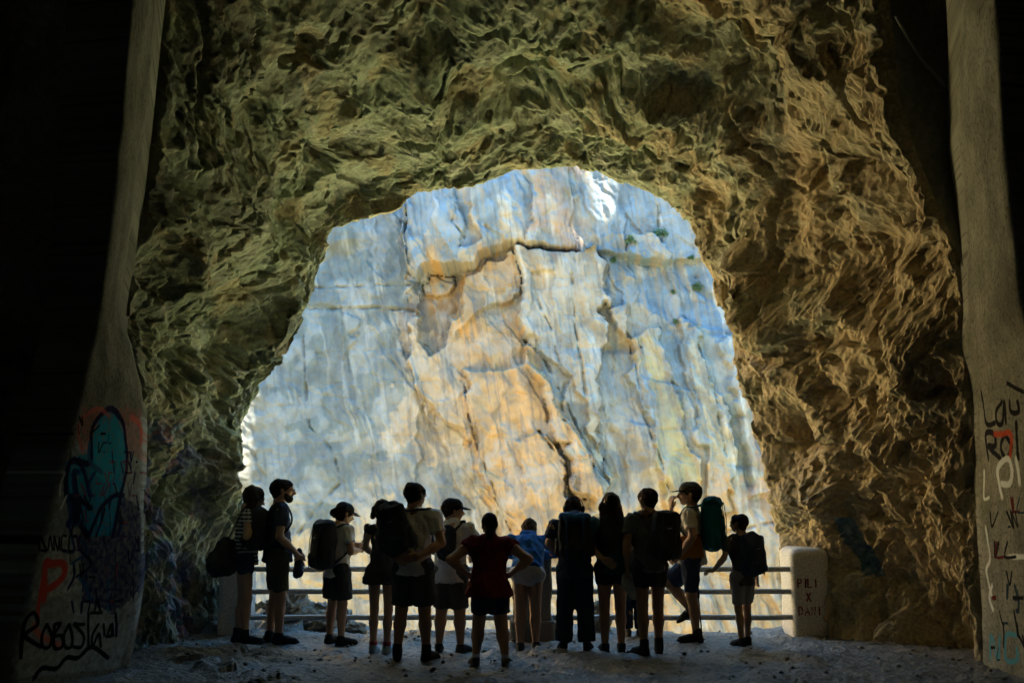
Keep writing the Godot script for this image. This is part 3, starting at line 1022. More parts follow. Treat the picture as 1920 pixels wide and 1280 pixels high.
func build_pillars() -> void:
	var tall := 7.0
	var w := 360
	var h := 1707
	# left
	var left := pillar_mesh("left", [[1420, 5, 8.8, 225, 10.1], [1270, 14, 8.8, 236, 10.1], [1100, 52, 8.75, 262, 9.9], [900, 105, 8.4, 266, 9.45], [760, 142, 8.1, 266, 8.95], [660, 168, 7.95, 246, 8.5], [585, 186, 7.85, 228, 8.15], [480, 200, 7.45, 240, 7.8], [300, 220, 6.95, 264, 7.3], [120, 238, 6.5, 282, 6.85], [-60, 256, 6.05, 300, 6.4], [-300, 285, 5.5, 330, 5.9]], tall)
	var im := concrete_image(w, h, 91)
	var at := func(x, y): return pillar_uv("left", x, y, tall) * Vector2(w, h)
	var grain := noise(95, 0.08, 4)
	var line := func(flat: Array, r: float, c: Color, cover := 1.0):
		var pts := []
		for i in flat.size() / 2:
			pts.append(at.call(flat[2 * i], flat[2 * i + 1]))
		paint_stroke(im, spline(pts, pts.size() * 5) if pts.size() > 2 else pts, r, c, cover)
	var fill := func(flat: Array, c: Color, cover: float):
		var pts := []
		for i in flat.size() / 2:
			pts.append(at.call(flat[2 * i], flat[2 * i + 1]))
		paint_fill(im, pts, c, cover, grain)
	var navy := Color(0.07, 0.09, 0.24)
	var black := Color(0.06, 0.06, 0.08)
	var teal := Color(0.10, 0.52, 0.68)
	var pink := Color(0.82, 0.42, 0.38)
	fill.call([100, 840, 268, 780, 268, 1120, 220, 1250, 20, 1280, 60, 1050], Color(0.62, 0.68, 0.70), 0.55)  # pale wash: cool light on the pillar foot put into the paint
	fill.call([150, 770, 262, 772, 268, 860, 240, 840, 150, 850], pink, 0.3)
	fill.call([150, 870, 262, 950, 266, 1100, 210, 1150, 150, 1120], navy, 0.5)
	fill.call([60, 1010, 140, 1000, 150, 1110, 60, 1120], Color(0.80, 0.84, 0.80), 0.45)
	fill.call([120, 860, 160, 850, 180, 780, 212, 772, 232, 830, 232, 900, 205, 995, 160, 1010, 130, 950], teal, 0.85)
	fill.call([160, 850, 178, 790, 210, 780, 228, 830, 226, 880, 190, 900, 165, 890], Color(0.12, 0.62, 0.74), 0.6)
	line.call([160, 1010, 122, 930, 128, 866, 162, 858, 170, 800, 200, 772, 226, 796, 234, 870, 222, 940, 206, 1000], 8.0, navy)
	line.call([160, 1010, 182, 960, 210, 930, 230, 920], 7.0, navy)
	line.call([135, 880, 140, 930, 165, 960], 6.0, navy)
	line.call([175, 1000, 190, 960], 5.0, navy)
	line.call([150, 850, 146, 790, 175, 768, 200, 780], 6.0, pink, 0.4)
	line.call([240, 785, 262, 800, 264, 825], 9.0, pink, 0.6)
	line.call([105, 890, 118, 884, 112, 900, 110, 930], 4.0, Color(0.85, 0.88, 0.86), 0.8)
	line.call([110, 950, 122, 940], 4.0, Color(0.85, 0.88, 0.86), 0.8)
	line.call([78, 1120, 84, 1060, 92, 1058, 116, 1066, 114, 1090, 86, 1100], 10.0, Color(0.85, 0.33, 0.28), 0.85)
	line.call([84, 1060, 70, 1130, 66, 1170], 6.0, Color(0.85, 0.33, 0.28), 0.6)
	line.call([60, 1170, 70, 1190, 110, 1210], 9.0, Color(0.85, 0.45, 0.42), 0.4)
	for k in 14:
		var x := rng.randf_range(124, 232)
		var y := rng.randf_range(800, 1130)
		line.call([x, y, x + rng.randf_range(-14, 20), y + rng.randf_range(10, 50), x + rng.randf_range(-20, 24), y + rng.randf_range(30, 70)], rng.randf_range(4.0, 9.0), [navy, Color(0.09, 0.2, 0.42), Color(0.16, 0.34, 0.5)][k % 3], 0.55)
	for k in 16:
		var x := rng.randf_range(126, 262)
		var y := rng.randf_range(860, 1080)
		line.call([x, y, x + rng.randf_range(-1, 1), y + rng.randf_range(20, 90)], rng.randf_range(1.2, 2.6), [navy, black, teal][k % 3], 0.5)
	# the name sprayed across the foot
	line.call([36, 1228, 44, 1160, 60, 1150, 66, 1168, 44, 1190, 70, 1215], 5.0, black)
	line.call([82, 1180, 72, 1190, 74, 1210, 86, 1212, 90, 1192, 82, 1180], 4.5, black)
	line.call([96, 1160, 94, 1220, 108, 1214, 108, 1192, 94, 1190, 106, 1176, 96, 1160], 4.5, black)
	line.call([122, 1180, 112, 1192, 114, 1208, 126, 1208, 128, 1190, 122, 1180], 4.5, black)
	line.call([152, 1166, 138, 1160, 132, 1172, 150, 1192, 146, 1206, 130, 1206], 4.5, black)
	line.call([160, 1152, 160, 1204], 4.5, black)
	line.call([180, 1180, 168, 1184, 168, 1202, 178, 1200, 182, 1182, 184, 1202], 4.5, black)
	line.call([190, 1176, 191, 1200], 4.5, black)
	line.call([204, 1176, 196, 1182, 197, 1198, 204, 1194, 206, 1178, 208, 1198], 4.5, black)
	line.call([214, 1150, 214, 1186], 4.5, black)
	line.call([214, 1194, 214, 1199], 5.0, black)
	line.call([165, 1140, 188, 1146], 4.0, black)
	line.call([178, 1130, 172, 1155], 4.0, black)
	line.call([180, 1134, 186, 1156], 4.0, black)
	line.call([60, 1262, 74, 1244, 100, 1246, 118, 1226, 140, 1236, 166, 1218, 196, 1222], 6.0, black)
	# smaller names
	line.call([74, 1030, 76, 1014, 84, 1018, 77, 1022, 86, 1032], 2.6, black)
	line.call([88, 1032, 92, 1016, 97, 1032], 2.6, black)
	line.call([100, 1032, 100, 1016, 107, 1024, 110, 1014, 111, 1032], 2.6, black)
	line.call([122, 1014, 115, 1015, 115, 1031, 122, 1031], 2.6, black)
	line.call([127, 1013, 127, 1031, 134, 1030], 2.6, black)
	for k in 90:
		var x := rng.randf_range(130, 262)
		var y := rng.randf_range(780, 1160)
		line.call([x, y, x + rng.randf_range(-6, 8), y + rng.randf_range(4, 22), x + rng.randf_range(-9, 12), y + rng.randf_range(-8, 14)], rng.randf_range(1.6, 3.4), [navy, black, Color(0.25, 0.2, 0.36), Color(0.5, 0.25, 0.3)][k % 4], 0.7)
	var lm := concrete_material("painted_concrete_left", im)
	var lp := thing("concrete_pillar", "concrete lining edge with blue heart graffiti and a black sprayed name", "pillar", Vector3.ZERO, 0.0, "concrete edges of the gallery arch")
	part("painted_face", left, lm, lp)
	# right
	var right := pillar_mesh("right", [[1420, 2010, 8.8, 1850, 10.0], [1270, 2005, 8.8, 1850, 10.0], [1100, 1992, 8.75, 1842, 9.9], [900, 1972, 8.4, 1832, 9.5], [740, 1948, 8.0, 1826, 8.9], [640, 1932, 7.75, 1810, 8.5], [560, 1918, 7.6, 1815, 8.2], [460, 1906, 7.3, 1812, 7.85], [360, 1894, 7.0, 1804, 7.55], [250, 1884, 6.7, 1794, 7.25], [170, 1878, 6.5, 1796, 7.05], [0, 1870, 6.05, 1800, 6.55], [-300, 1850, 5.3, 1785, 5.8]], tall)
	im = concrete_image(w, h, 101)
	at = func(x, y): return pillar_uv("right", x, y, tall) * Vector2(w, h)
	var line2 := func(flat: Array, r: float, c: Color, cover := 1.0):
		var pts := []
		for i in flat.size() / 2:
			pts.append(at.call(flat[2 * i], flat[2 * i + 1]))
		paint_stroke(im, spline(pts, pts.size() * 5) if pts.size() > 2 else pts, r, c, cover)
	var white := Color(0.82, 0.86, 0.86)
	line2.call([1844, 742, 1853, 800, 1874, 792], 6.0, black)
	line2.call([1886, 758, 1876, 764, 1878, 786, 1888, 782, 1890, 760, 1894, 786], 6.0, black)
	line2.call([1900, 752, 1902, 778, 1914, 774, 1914, 750], 6.0, black)
	line2.call([1894, 726, 1922, 732], 5.0, black)
	line2.call([1858, 868, 1852, 812, 1872, 818, 1872, 838, 1858, 842, 1884, 862], 7.0, black)
	line2.call([1892, 824, 1884, 838, 1894, 862, 1904, 846, 1892, 824], 7.0, black)
	line2.call([1912, 800, 1916, 862], 7.0, black)
	line2.call([1872, 820, 1886, 806, 1904, 816, 1900, 850], 8.0, Color(0.72, 0.28, 0.16), 0.6)
	line2.call([1884, 936, 1878, 872, 1896, 866, 1904, 882, 1900, 900, 1884, 906], 8.0, white)
	line2.call([1912, 870, 1918, 906], 8.0, white)
	line2.call([1846, 890, 1846, 936, 1856, 938], 5.0, white, 0.8)
	line2.call([1852, 1000, 1860, 1040, 1850, 1080, 1862, 1120], 6.0, white, 0.6)
	line2.call([1862, 1100, 1856, 1130, 1866, 1150], 6.0, white, 0.6)
	line2.call([1898, 1054, 1920, 1040, 1940, 1044], 8.0, white, 0.8)
	line2.call([1860, 1230, 1862, 1190, 1878, 1230, 1880, 1190], 7.0, Color(0.3, 0.55, 0.62), 0.8)
	line2.call([1912, 1190, 1892, 1200, 1894, 1232, 1914, 1230, 1912, 1212], 7.0, Color(0.3, 0.55, 0.62), 0.8)
	for k in 26:
		var x := rng.randf_range(1855, 1950)
		var y := rng.randf_range(920, 1230)
		line2.call([x, y, x + rng.randf_range(-6, 8), y + rng.randf_range(6, 34), x + rng.randf_range(-9, 16), y + rng.randf_range(-8, 18)], rng.randf_range(2.0, 6.0), [Color(0.32, 0.10, 0.10), black, Color(0.12, 0.2, 0.26), black][k % 4], 0.7)
	var rp := thing("concrete_pillar", "concrete lining edge with white and black sprayed letters", "pillar", Vector3.ZERO, 0.0, "concrete edges of the gallery arch")
	part("painted_face", right, concrete_material("painted_concrete_right", im), rp)

func concrete_material(called: String, im: Image) -> StandardMaterial3D:
	var m := StandardMaterial3D.new()
	m.resource_name = called
	m.albedo_texture = ImageTexture.create_from_image(im)
	m.texture_repeat = false
	m.roughness = 0.9
	m.metallic_specular = 0.25
	return m

# ---------------------------------------------------------------- railing
func rounded_post(w: float, d: float, h: float, r: float, s: int) -> ArrayMesh:
	# a plastered post with a round-shouldered top, a little uneven
	var bump := noise(s, 2.5, 4)
	var nu := 48
	var nv := 40
	var pos := PackedVector3Array()
	for j in nv:
		var f := float(j) / (nv - 1)
		var y := f * h if f < 0.7 else lerpf(0.7 * h, h, sin((f - 0.7) / 0.3 * PI * 0.5))
		var shrink := 0.0
		if y > h - r:
			shrink = r - sqrt(maxf(0.0, r * r - (y - h + r) * (y - h + r)))
		if j == nv - 1:
			shrink = minf(w, d) * 0.5
		for i in nu:
			var a := TAU * i / (nu - 1)
			var c := cos(a)
			var sn := sin(a)
			# superellipse plan
			var k := pow(pow(absf(c), 9.0) + pow(absf(sn), 9.0), -1.0 / 9.0)
			var p := Vector3(c * k * (w * 0.5 - shrink), y, sn * k * (d * 0.5 - shrink))
			p += Vector3(c, 0, sn) * bump.get_noise_3dv(p) * 0.015
			pos.append(p)
	return grid_mesh(nu, nv, pos, PackedColorArray(), PackedVector2Array())

func build_railing() -> void:
	var white := plain("limewashed_plaster", Color(0.78, 0.78, 0.75), 0.9)
	white.uv1_triplanar = true
	white.uv1_scale = Vector3.ONE * 2.0
	white.albedo_texture = mats.grain
	var stone := plain("old_concrete", Color(0.20, 0.20, 0.185), 0.95)
	stone.uv1_triplanar = true
	stone.uv1_scale = Vector3.ONE * 2.0
	stone.albedo_texture = mats.grain
	var d := 12.2
	# posts
	var rp := thing("railing_post", "round topped white plaster post with red sprayed letters at the rail end", "post", Vector3(px(1522, 1190, d).x, -0.05, -d - 0.2), 0.0)
	part("post_body", rounded_post(0.46, 0.58, 1.07, 0.10, 111), white, rp)
	# red letters on its face
	var red := plain("red_spray_paint", Color(0.20, 0.035, 0.03), 0.8)
	var row_y := [0.66, 0.50, 0.34]
	var words := ["PILI", "X", "DANI"]
	for k in 3:
		var x := -0.17 if k != 1 else -0.07
		var sz := 0.075
		for ch in words[k]:
			var st := SurfaceTool.new()
			st.begin(Mesh.PRIMITIVE_TRIANGLES)
			for stroke in LETTERS[ch]:
				var path := []
				for i in stroke.size() / 2:
					path.append(Vector3(x + stroke[2 * i] * sz * 0.85, row_y[k] + 0.05 - stroke[2 * i + 1] * 0.1, 0.290))
				tube_into(st, path, 0.009, 6)
			st.generate_normals()
			part("letter", st.commit(), red, rp)
			x += sz * (0.6 if ch == "I" else 1.0)
	var lp := thing("railing_post", "squat white plaster post behind the woman in stripes", "post", Vector3(px(436, 1190, d).x, -0.05, -d - 0.15), 0.0)
	part("post_body", rounded_post(0.34, 0.5, 0.84, 0.06, 112), white, lp)
	var cp := thing("stone_pillar", "dark weathered stone pillar in the middle of the railing", "pillar", Vector3(px(998, 1205, 11.9).x, -0.06, -12.0), 0.0)
	part("shaft", rounded_post(0.44, 0.42, 0.62, 0.02, 113), stone, cp)
	var base := part("plinth", rounded_post(0.52, 0.50, 0.30, 0.03, 114), stone, cp)
	base.position.y = -0.02
	var top := part("shaft", rounded_post(0.46, 0.44, 0.50, 0.05, 115), stone, cp)
	top.position.y = 0.52
	# bars
	var steel := plain("galvanised_pipe", Color(0.50, 0.52, 0.53), 0.6, 0.5)
	steel.uv1_triplanar = true
	steel.albedo_texture = mats.grain
	var x0 := px(448, 1100, d).x
	var x1 := px(985, 1100, 12.0).x
	var x2 := px(1030, 1100, 12.0).x
	var x3 := px(1490, 1100, d).x
	for seg in [[x0, x1, "three bar steel railing between squat white post and stone pillar"], [x2, x3, "three bar steel railing between stone pillar and round topped post"]]:
		var rail := thing("railing", seg[2], "railing", Vector3(seg[0], 0, -d), 0.0, "railing sections at the drop")
		for y in [0.765, 0.505, 0.205]:
			var path := []
			for k in 9:
				path.append(Vector3((seg[1] - seg[0]) * k / 8.0, y + 0.004 * sin(k * 2.3 + y * 9.0), 0))
			part("bar", tube_mesh(path, 0.032, 12), steel, rail)

# ---------------------------------------------------------------- smooth bodies: tapered capsules joined in a field and meshed as surface nets
# a capsule: [a, b, radius at a, radius at b, squash, squash axis, flat end at b]
func cap(a: Vector3, b: Vector3, ra: float, rb: float, q := 1.0, n := Vector3.BACK, flat := false) -> Array:
	return [a, b, ra, rb, q, n, flat]

func new_mesh_data() -> Dictionary:
	return {"pos": PackedVector3Array(), "nor": PackedVector3Array(), "idx": PackedInt32Array()}

func net_into(out: Dictionary, prims: Array, cell: float, k: float, fold := 0.0, cut := []) -> void:
	var lo := Vector3(1e9, 1e9, 1e9)
	var hi := -lo
	var pad := 1.6 / k + cell * 2.0
	for c in prims:
		var r: float = maxf(c[2], c[3])
		lo = lo.min(c[0] - Vector3.ONE * r).min(c[1] - Vector3.ONE * r)
		hi = hi.max(c[0] + Vector3.ONE * r).max(c[1] + Vector3.ONE * r)
	lo -= Vector3.ONE * pad
	hi += Vector3.ONE * pad
	var nx := int((hi.x - lo.x) / cell) + 2
	var ny := int((hi.y - lo.y) / cell) + 2
	var nz := int((hi.z - lo.z) / cell) + 2
	var sxy := nx * ny
	var f := PackedFloat32Array()
	f.resize(sxy * nz)
	for c in prims:
		var a: Vector3 = c[0]
		var b: Vector3 = c[1]
		var ra: float = c[2]
		var dr: float = c[3] - ra
		var q: float = 1.0 / c[4] - 1.0
		var n: Vector3 = c[5]
		var flat: bool = c[6]
		var ba := b - a
		var length := maxf(ba.length(), 1e-5)
		var inv := 1.0 / (length * length)
		var r := maxf(ra, ra + dr) + pad
		var plo := a.min(b) - Vector3.ONE * r
		var phi := a.max(b) + Vector3.ONE * r
		var x0 := maxi(0, int((plo.x - lo.x) / cell))
		var x1 := mini(nx - 1, int((phi.x - lo.x) / cell) + 1)
		var y0 := maxi(0, int((plo.y - lo.y) / cell))
		var y1 := mini(ny - 1, int((phi.y - lo.y) / cell) + 1)
		var z0 := maxi(0, int((plo.z - lo.z) / cell))
		var z1 := mini(nz - 1, int((phi.z - lo.z) / cell) + 1)
		for z in range(z0, z1 + 1):
			for y in range(y0, y1 + 1):
				var row := z * sxy + y * nx
				var p := Vector3(lo.x + x0 * cell, lo.y + y * cell, lo.z + z * cell) - a
				for x in range(x0, x1 + 1):
					var h := p.dot(ba) * inv
					var t := clampf(h, 0.0, 1.0)
					var v := p - ba * t
					if q != 0.0:
						v += n * (v.dot(n) * q)
					var d := v.length() - ra - dr * t
					if flat and h > 1.0:
						d = maxf(d, (h - 1.0) * length) if h - 1.0 < 0.001 else maxf(d, 0.0) + (h - 1.0) * length
					if d < pad:
						f[row + x] += exp(-k * d)
					p.x += cell
	for c in cut:
		# keep only the side of the plane that its normal points away from: [point, normal]
		var cp: Vector3 = c[0]
		var cn: Vector3 = c[1]
		for z in nz:
			for y in ny:
				for x in nx:
					var i := z * sxy + y * nx + x
					if f[i] > 0.0:
						var d := (lo + Vector3(x, y, z) * cell - cp).dot(cn)
						f[i] = minf(f[i], exp(-k * d))
	var vert := PackedInt32Array()
	vert.resize(f.size())
	vert.fill(-1)
	var pos: PackedVector3Array = out.pos
	var first := pos.size()
	var idx: PackedInt32Array = out.idx
	var steps := [1, nx, sxy]
	var dirs := [Vector3.RIGHT, Vector3.UP, Vector3.BACK]
	for i in range(sxy + nx + 1, f.size() - sxy - nx - 1):
		if f[i] < 1.0:
			continue
		for ax in 3:
			for sg in [-1, 1]:
				var j: int = i + steps[ax] * sg
				if f[j] >= 1.0:
					continue
				var m := mini(i, j)
				var s1: int = steps[(ax + 1) % 3]
				var s2: int = steps[(ax + 2) % 3]
				var q := [m, m - s1, m - s1 - s2, m - s2]
				var vi := PackedInt32Array([0, 0, 0, 0])
				for e in 4:
					var cube: int = q[e]
					if vert[cube] < 0:
						vert[cube] = pos.size()
						pos.append(net_vertex(f, cube, nx, sxy, lo, cell, k))
					vi[e] = vert[cube]
				var out_dir: Vector3 = dirs[ax] * sg
				var turn := (pos[vi[1]] - pos[vi[0]]).cross(pos[vi[2]] - pos[vi[0]]).dot(out_dir) + (pos[vi[2]] - pos[vi[0]]).cross(pos[vi[3]] - pos[vi[0]]).dot(out_dir)
				if turn < 0.0:
					idx.append_array(PackedInt32Array([vi[0], vi[1], vi[2], vi[0], vi[2], vi[3]]))
				else:
					idx.append_array(PackedInt32Array([vi[0], vi[2], vi[1], vi[0], vi[3], vi[2]]))
	var nor: PackedVector3Array = out.nor
	nor.resize(pos.size())
	for t in range(0, idx.size(), 3):
		if idx[t] < first:
			continue
		var n := (pos[idx[t + 2]] - pos[idx[t]]).cross(pos[idx[t + 1]] - pos[idx[t]])
		nor[idx[t]] += n
		nor[idx[t + 1]] += n
		nor[idx[t + 2]] += n
	for v in range(first, pos.size()):
		nor[v] = nor[v].normalized()
	if fold > 0.0:
		var w := noise(201, 7.0, 3)
		for v in range(first, pos.size()):
			var p := pos[v]
			pos[v] = p + nor[v] * w.get_noise_3d(p.x * 1.4 + p.y * 0.5, p.y * 0.8, p.z * 1.4) * fold
		for v in range(first, pos.size()):
			nor[v] = Vector3.ZERO
		for t in range(0, idx.size(), 3):
			if idx[t] < first:
				continue
			var n := (pos[idx[t + 2]] - pos[idx[t]]).cross(pos[idx[t + 1]] - pos[idx[t]])
			nor[idx[t]] += n
			nor[idx[t + 1]] += n
			nor[idx[t + 2]] += n
		for v in range(first, pos.size()):
			nor[v] = nor[v].normalized()
	out.pos = pos
	out.nor = nor
	out.idx = idx

const CORNER := [0, 1, 2, 3, 4, 5, 6, 7]
const EDGES := [[0, 1], [2, 3], [4, 5], [6, 7], [0, 2], [1, 3], [4, 6], [5, 7], [0, 4], [1, 5], [2, 6], [3, 7]]

func net_vertex(f: PackedFloat32Array, cube: int, nx: int, sxy: int, lo: Vector3, cell: float, k: float) -> Vector3:
	var v := PackedFloat32Array()
	v.resize(8)
	for c in 8:
		v[c] = -log(maxf(f[cube + (c & 1) + ((c >> 1) & 1) * nx + (c >> 2) * sxy], 1e-5)) / k
	var sum := Vector3.ZERO
	var n := 0
	for e in EDGES:
		var a: float = v[e[0]]
		var b: float = v[e[1]]
		if (a <= 0.0) != (b <= 0.0):
			var t := a / (a - b)
			var ca := Vector3(e[0] & 1, (e[0] >> 1) & 1, e[0] >> 2)
			var cb := Vector3(e[1] & 1, (e[1] >> 1) & 1, e[1] >> 2)
			sum += ca.lerp(cb, t)
			n += 1
	var z := cube / sxy
	var y := (cube - z * sxy) / nx
	var x := cube - z * sxy - y * nx
	return lo + (Vector3(x, y, z) + sum / maxf(1.0, n)) * cell

func blob(prims: Array, cell: float, k: float, fold := 0.0, cut := []) -> ArrayMesh:
	var d := new_mesh_data()
	net_into(d, prims, cell, k, fold, cut)
	return arrays_mesh(d.pos, d.nor, d.idx)

# ---------------------------------------------------------------- people
func skin(tone := 0) -> StandardMaterial3D:
	var key := "skin%d" % tone
	if not mats.has(key):
		var m := plain("skin", [Color(0.40, 0.24, 0.165), Color(0.30, 0.175, 0.115), Color(0.46, 0.30, 0.22)][tone], 0.6, 0.4)
		mats[key] = m
	return mats[key]

func hand_prims(wrist: Vector3, dir: Vector3, side: Vector3, curl: float, h: float) -> Array:
	# side: from the palm's middle towards the thumb
	dir = dir.normalized()
	side = (side - dir * side.dot(dir)).normalized()
	var palm := dir.cross(side)
	var out := []
	var knuckle := wrist + dir * 0.052 * h
	out.append(cap(wrist, wrist + dir * 0.02 * h, 0.0165 * h, 0.019 * h, 0.62, palm))
	for i in 4:
		var s := (1.5 - i) * 0.0125 * h
		var lengths: float = [0.042, 0.047, 0.044, 0.034][i] * h
		var root := knuckle + side * s
		out.append(cap(wrist + dir * 0.012 * h + side * s * 0.7, root, 0.0105 * h, 0.0085 * h))
		var d1 := (dir + palm * curl * 0.55 + side * s * 2.0).normalized()
		var p1 := root + d1 * lengths * 0.48
		var d2 := (dir * (1.0 - curl * 0.6) + palm * curl * 1.25).normalized()
		var p2 := p1 + d2 * lengths * 0.32
		var d3 := (dir * (1.0 - curl * 1.2) + palm * curl * 1.4).normalized()
		out.append(cap(root, p1, 0.0056 * h, 0.0053 * h))
		out.append(cap(p1, p2, 0.0053 * h, 0.005 * h))
		out.append(cap(p2, p2 + d3 * lengths * 0.25, 0.005 * h, 0.0042 * h))
	var tb := wrist + dir * 0.014 * h + side * 0.014 * h
	var t1 := tb + (dir * 0.75 + side * 0.7 + palm * 0.25).normalized() * 0.026 * h
	out.append(cap(tb, t1, 0.0085 * h, 0.0065 * h))
	out.append(cap(t1, t1 + (dir + side * 0.15 + palm * 0.4 * curl).normalized() * 0.024 * h, 0.0062 * h, 0.005 * h))
	return out

func turn_about(prims: Array, c: Vector3, b: Basis) -> Array:
	var out := []
	for p in prims:
		out.append([c + b * (p[0] - c), c + b * (p[1] - c), p[2], p[3], p[4], b * p[5], p[6]])
	return out

# o: x, y (feet, pixels), top (pixel of the crown), yaw (0 looks away from the camera, + turns left), and the looks below
func person(o: Dictionary) -> Dictionary:
	var at := on_ground(o.x, o.y)
	at.y = ground_y(at.x, at.z) - 0.005
	var h: float = o.h if o.has("h") else px(o.x, o.top, -at.z).y - at.y
	var yaw := deg_to_rad(o.yaw)
	var node := thing("person", o.label, "person", at, yaw, "visitors at the railing")
	var bulk: float = o.get("bulk", 1.0)
	var sh: float = o.get("shoulder", 0.108)
	var lean := Basis(Vector3.RIGHT, -deg_to_rad(o.get("lean", 2.0)))
	var lean2 := Basis(Vector3.RIGHT, -deg_to_rad(o.get("lean", 2.0) * 1.15 + o.get("stoop", 3.0)))
	var shift: Vector3 = o.get("shift", Vector3.ZERO)
	var pelvis := Vector3(0, 0.525, 0) + shift
	var waist := pelvis + lean * Vector3(0, 0.095, 0)
	var chest := waist + lean * Vector3(0, 0.105, 0)
	var neck := chest + lean2 * Vector3(0, 0.105, 0.004)
	var head_up := Basis(Vector3.RIGHT, -deg_to_rad(o.get("lean", 2.0) * 0.8 + o.get("nod", 0.0)))
	var skull := neck + lean2 * Vector3(0, 0.035, -0.004) + head_up * Vector3(0, 0.055, -0.012)
	var fw := lean * Vector3.BACK
	var fw2 := lean2 * Vector3.BACK
	var sl := chest + lean2 * Vector3(-sh, 0.078, 0.0)
	var sr := chest + lean2 * Vector3(sh, 0.078, 0.0)
	# limbs
	var arms: Array = o.arms       # left, right: [elbow, wrist, hand direction, thumb side, curl]
	var feet: Array = o.feet       # left, right: [ankle, toe direction in degrees, knee or null]
	var hips := [pelvis + Vector3(-0.05, -0.01, 0), pelvis + Vector3(0.05, -0.01, 0)]
	var knees := []
	for s in 2:
		var an: Vector3 = feet[s][0]
		var kn: Vector3 = hips[s].lerp(an, 0.5) + Vector3(0, 0, -0.012)
		if feet[s].size() > 2 and feet[s][2] != null:
			kn = feet[s][2]
		knees.append(kn)
	var P := []
	# trunk
	P.append(cap(pelvis + Vector3(-0.035, 0, 0.005), pelvis + Vector3(0.035, 0, 0.005), 0.060 * bulk, 0.060 * bulk))
	P.append(cap(pelvis, waist, 0.078 * bulk, 0.068 * bulk, 0.66, fw))
	P.append(cap(waist, chest, 0.072 * bulk, 0.086 * bulk, 0.68, fw))
	P.append(cap(chest, chest + lean2 * Vector3(0, 0.06, 0.006), 0.088 * bulk, 0.07 * bulk, 0.66, fw2))
	P.append(cap(sl, sr, 0.032 * bulk, 0.032 * bulk))
	P.append(cap(chest + lean2 * Vector3(0, 0.085, 0.006), neck, 0.05 * bulk, 0.034))
	P.append(cap(neck, skull + head_up * Vector3(0, -0.02, 0.012), 0.031, 0.031))
	for s in 2:
		var shd: Vector3 = [sl, sr][s]
		var el: Vector3 = arms[s][0]
		var wr: Vector3 = arms[s][1]
		P.append(cap(shd, shd.lerp(el, 0.35), 0.033 * bulk, 0.031 * bulk))
		P.append(cap(shd.lerp(el, 0.3), el, 0.030 * bulk, 0.0235 * bulk))
		P.append(cap(el, el.lerp(wr, 0.35), 0.0235 * bulk, 0.0245 * bulk))
		P.append(cap(el.lerp(wr, 0.35), wr, 0.024 * bulk, 0.0155))
		var an: Vector3 = feet[s][0]
		var kn: Vector3 = knees[s]
		P.append(cap(hips[s], kn, 0.056 * bulk, 0.034 * bulk))
		P.append(cap(kn, kn.lerp(an, 0.35) + Vector3(0, 0, 0.006), 0.033 * bulk, 0.0345 * bulk))
		P.append(cap(kn.lerp(an, 0.35) + Vector3(0, 0, 0.006), an, 0.034 * bulk, 0.0215))
	var data := new_mesh_data()
	net_into(data, scaled(P, h), 0.0155, 100.0)
	# head
	var hb := head_up * Basis(Vector3.UP, deg_to_rad(o.get("look", 0.0)))
	var H := [
		cap(Vector3(0, 0.012, -0.012), Vector3(0, 0.016, 0.022), 0.052, 0.054, 0.9, Vector3.RIGHT), cap(Vector3(0, -0.018, -0.024), Vector3(0, -0.044, -0.036), 0.041, 0.021, 0.9, Vector3.RIGHT),
		cap(Vector3(-0.026, -0.03, 0.0), Vector3(-0.012, -0.046, -0.03), 0.02, 0.014), cap(Vector3(0.026, -0.03, 0.0), Vector3(0.012, -0.046, -0.03), 0.02, 0.014),
		cap(Vector3(0, 0.002, -0.062), Vector3(0, -0.013, -0.075), 0.006, 0.009), cap(Vector3(-0.007, -0.016, -0.064), Vector3(0.007, -0.016, -0.064), 0.007, 0.007),
		cap(Vector3(-0.026, 0.012, -0.052), Vector3(0.026, 0.012, -0.052), 0.011, 0.011), cap(Vector3(-0.012, -0.030, -0.056), Vector3(0.012, -0.030, -0.056), 0.008, 0.008),
		cap(Vector3(-0.050, 0.006, 0.008), Vector3(-0.051, -0.014, 0.004), 0.011, 0.008, 0.5, Vector3.RIGHT), cap(Vector3(0.050, 0.006, 0.008), Vector3(0.051, -0.014, 0.004), 0.011, 0.008, 0.5, Vector3.RIGHT),
		cap(Vector3(0, -0.03, 0.018), Vector3(0, -0.075, 0.026), 0.033, 0.032)]
	var put := func(list: Array) -> Array:
		var r := []
		for c in list:
			r.append([skull + hb * c[0], skull + hb * c[1], c[2], c[3], c[4], hb * c[5], c[6]])
		return scaled(r, h)
	net_into(data, put.call(H), 0.0075, 190.0)
	for s in 2:
		var a: Array = arms[s]
		if a.size() > 2 and a[2] != null:
			net_into(data, scaled(hand_prims(a[1], a[2], a[3], a[4], 1.0), h), 0.0062, 300.0)
	part("body", arrays_mesh(data.pos, data.nor, data.idx), skin(o.get("skin", 0)), node)
	if o.get("eyes", false):
		for s in [-1, 1]:
			var e := SphereMesh.new()
			e.radius = 0.007 * h
			e.height = 0.014 * h
			e.radial_segments = 10
			e.rings = 6
			var eye := part("eye", e, cloth("eye_dark", Color(0.03, 0.025, 0.02)), node)
			eye.position = (skull + hb * Vector3(0.02 * s, 0.002, -0.056)) * h
	# shorts or trousers
	var loose: float = o.get("shorts_wide", 1.0)
	var length: float = o.get("shorts", 0.7)    # share of the thigh; above 1 runs down the shin
	var S := []
	S.append(cap(pelvis + Vector3(-0.036, 0, 0.005), pelvis + Vector3(0.036, 0, 0.005), 0.069 * bulk, 0.069 * bulk))
	S.append(cap(pelvis, waist + lean * Vector3(0, -0.03, 0), 0.088 * bulk, 0.082 * bulk, 0.72, fw, true))
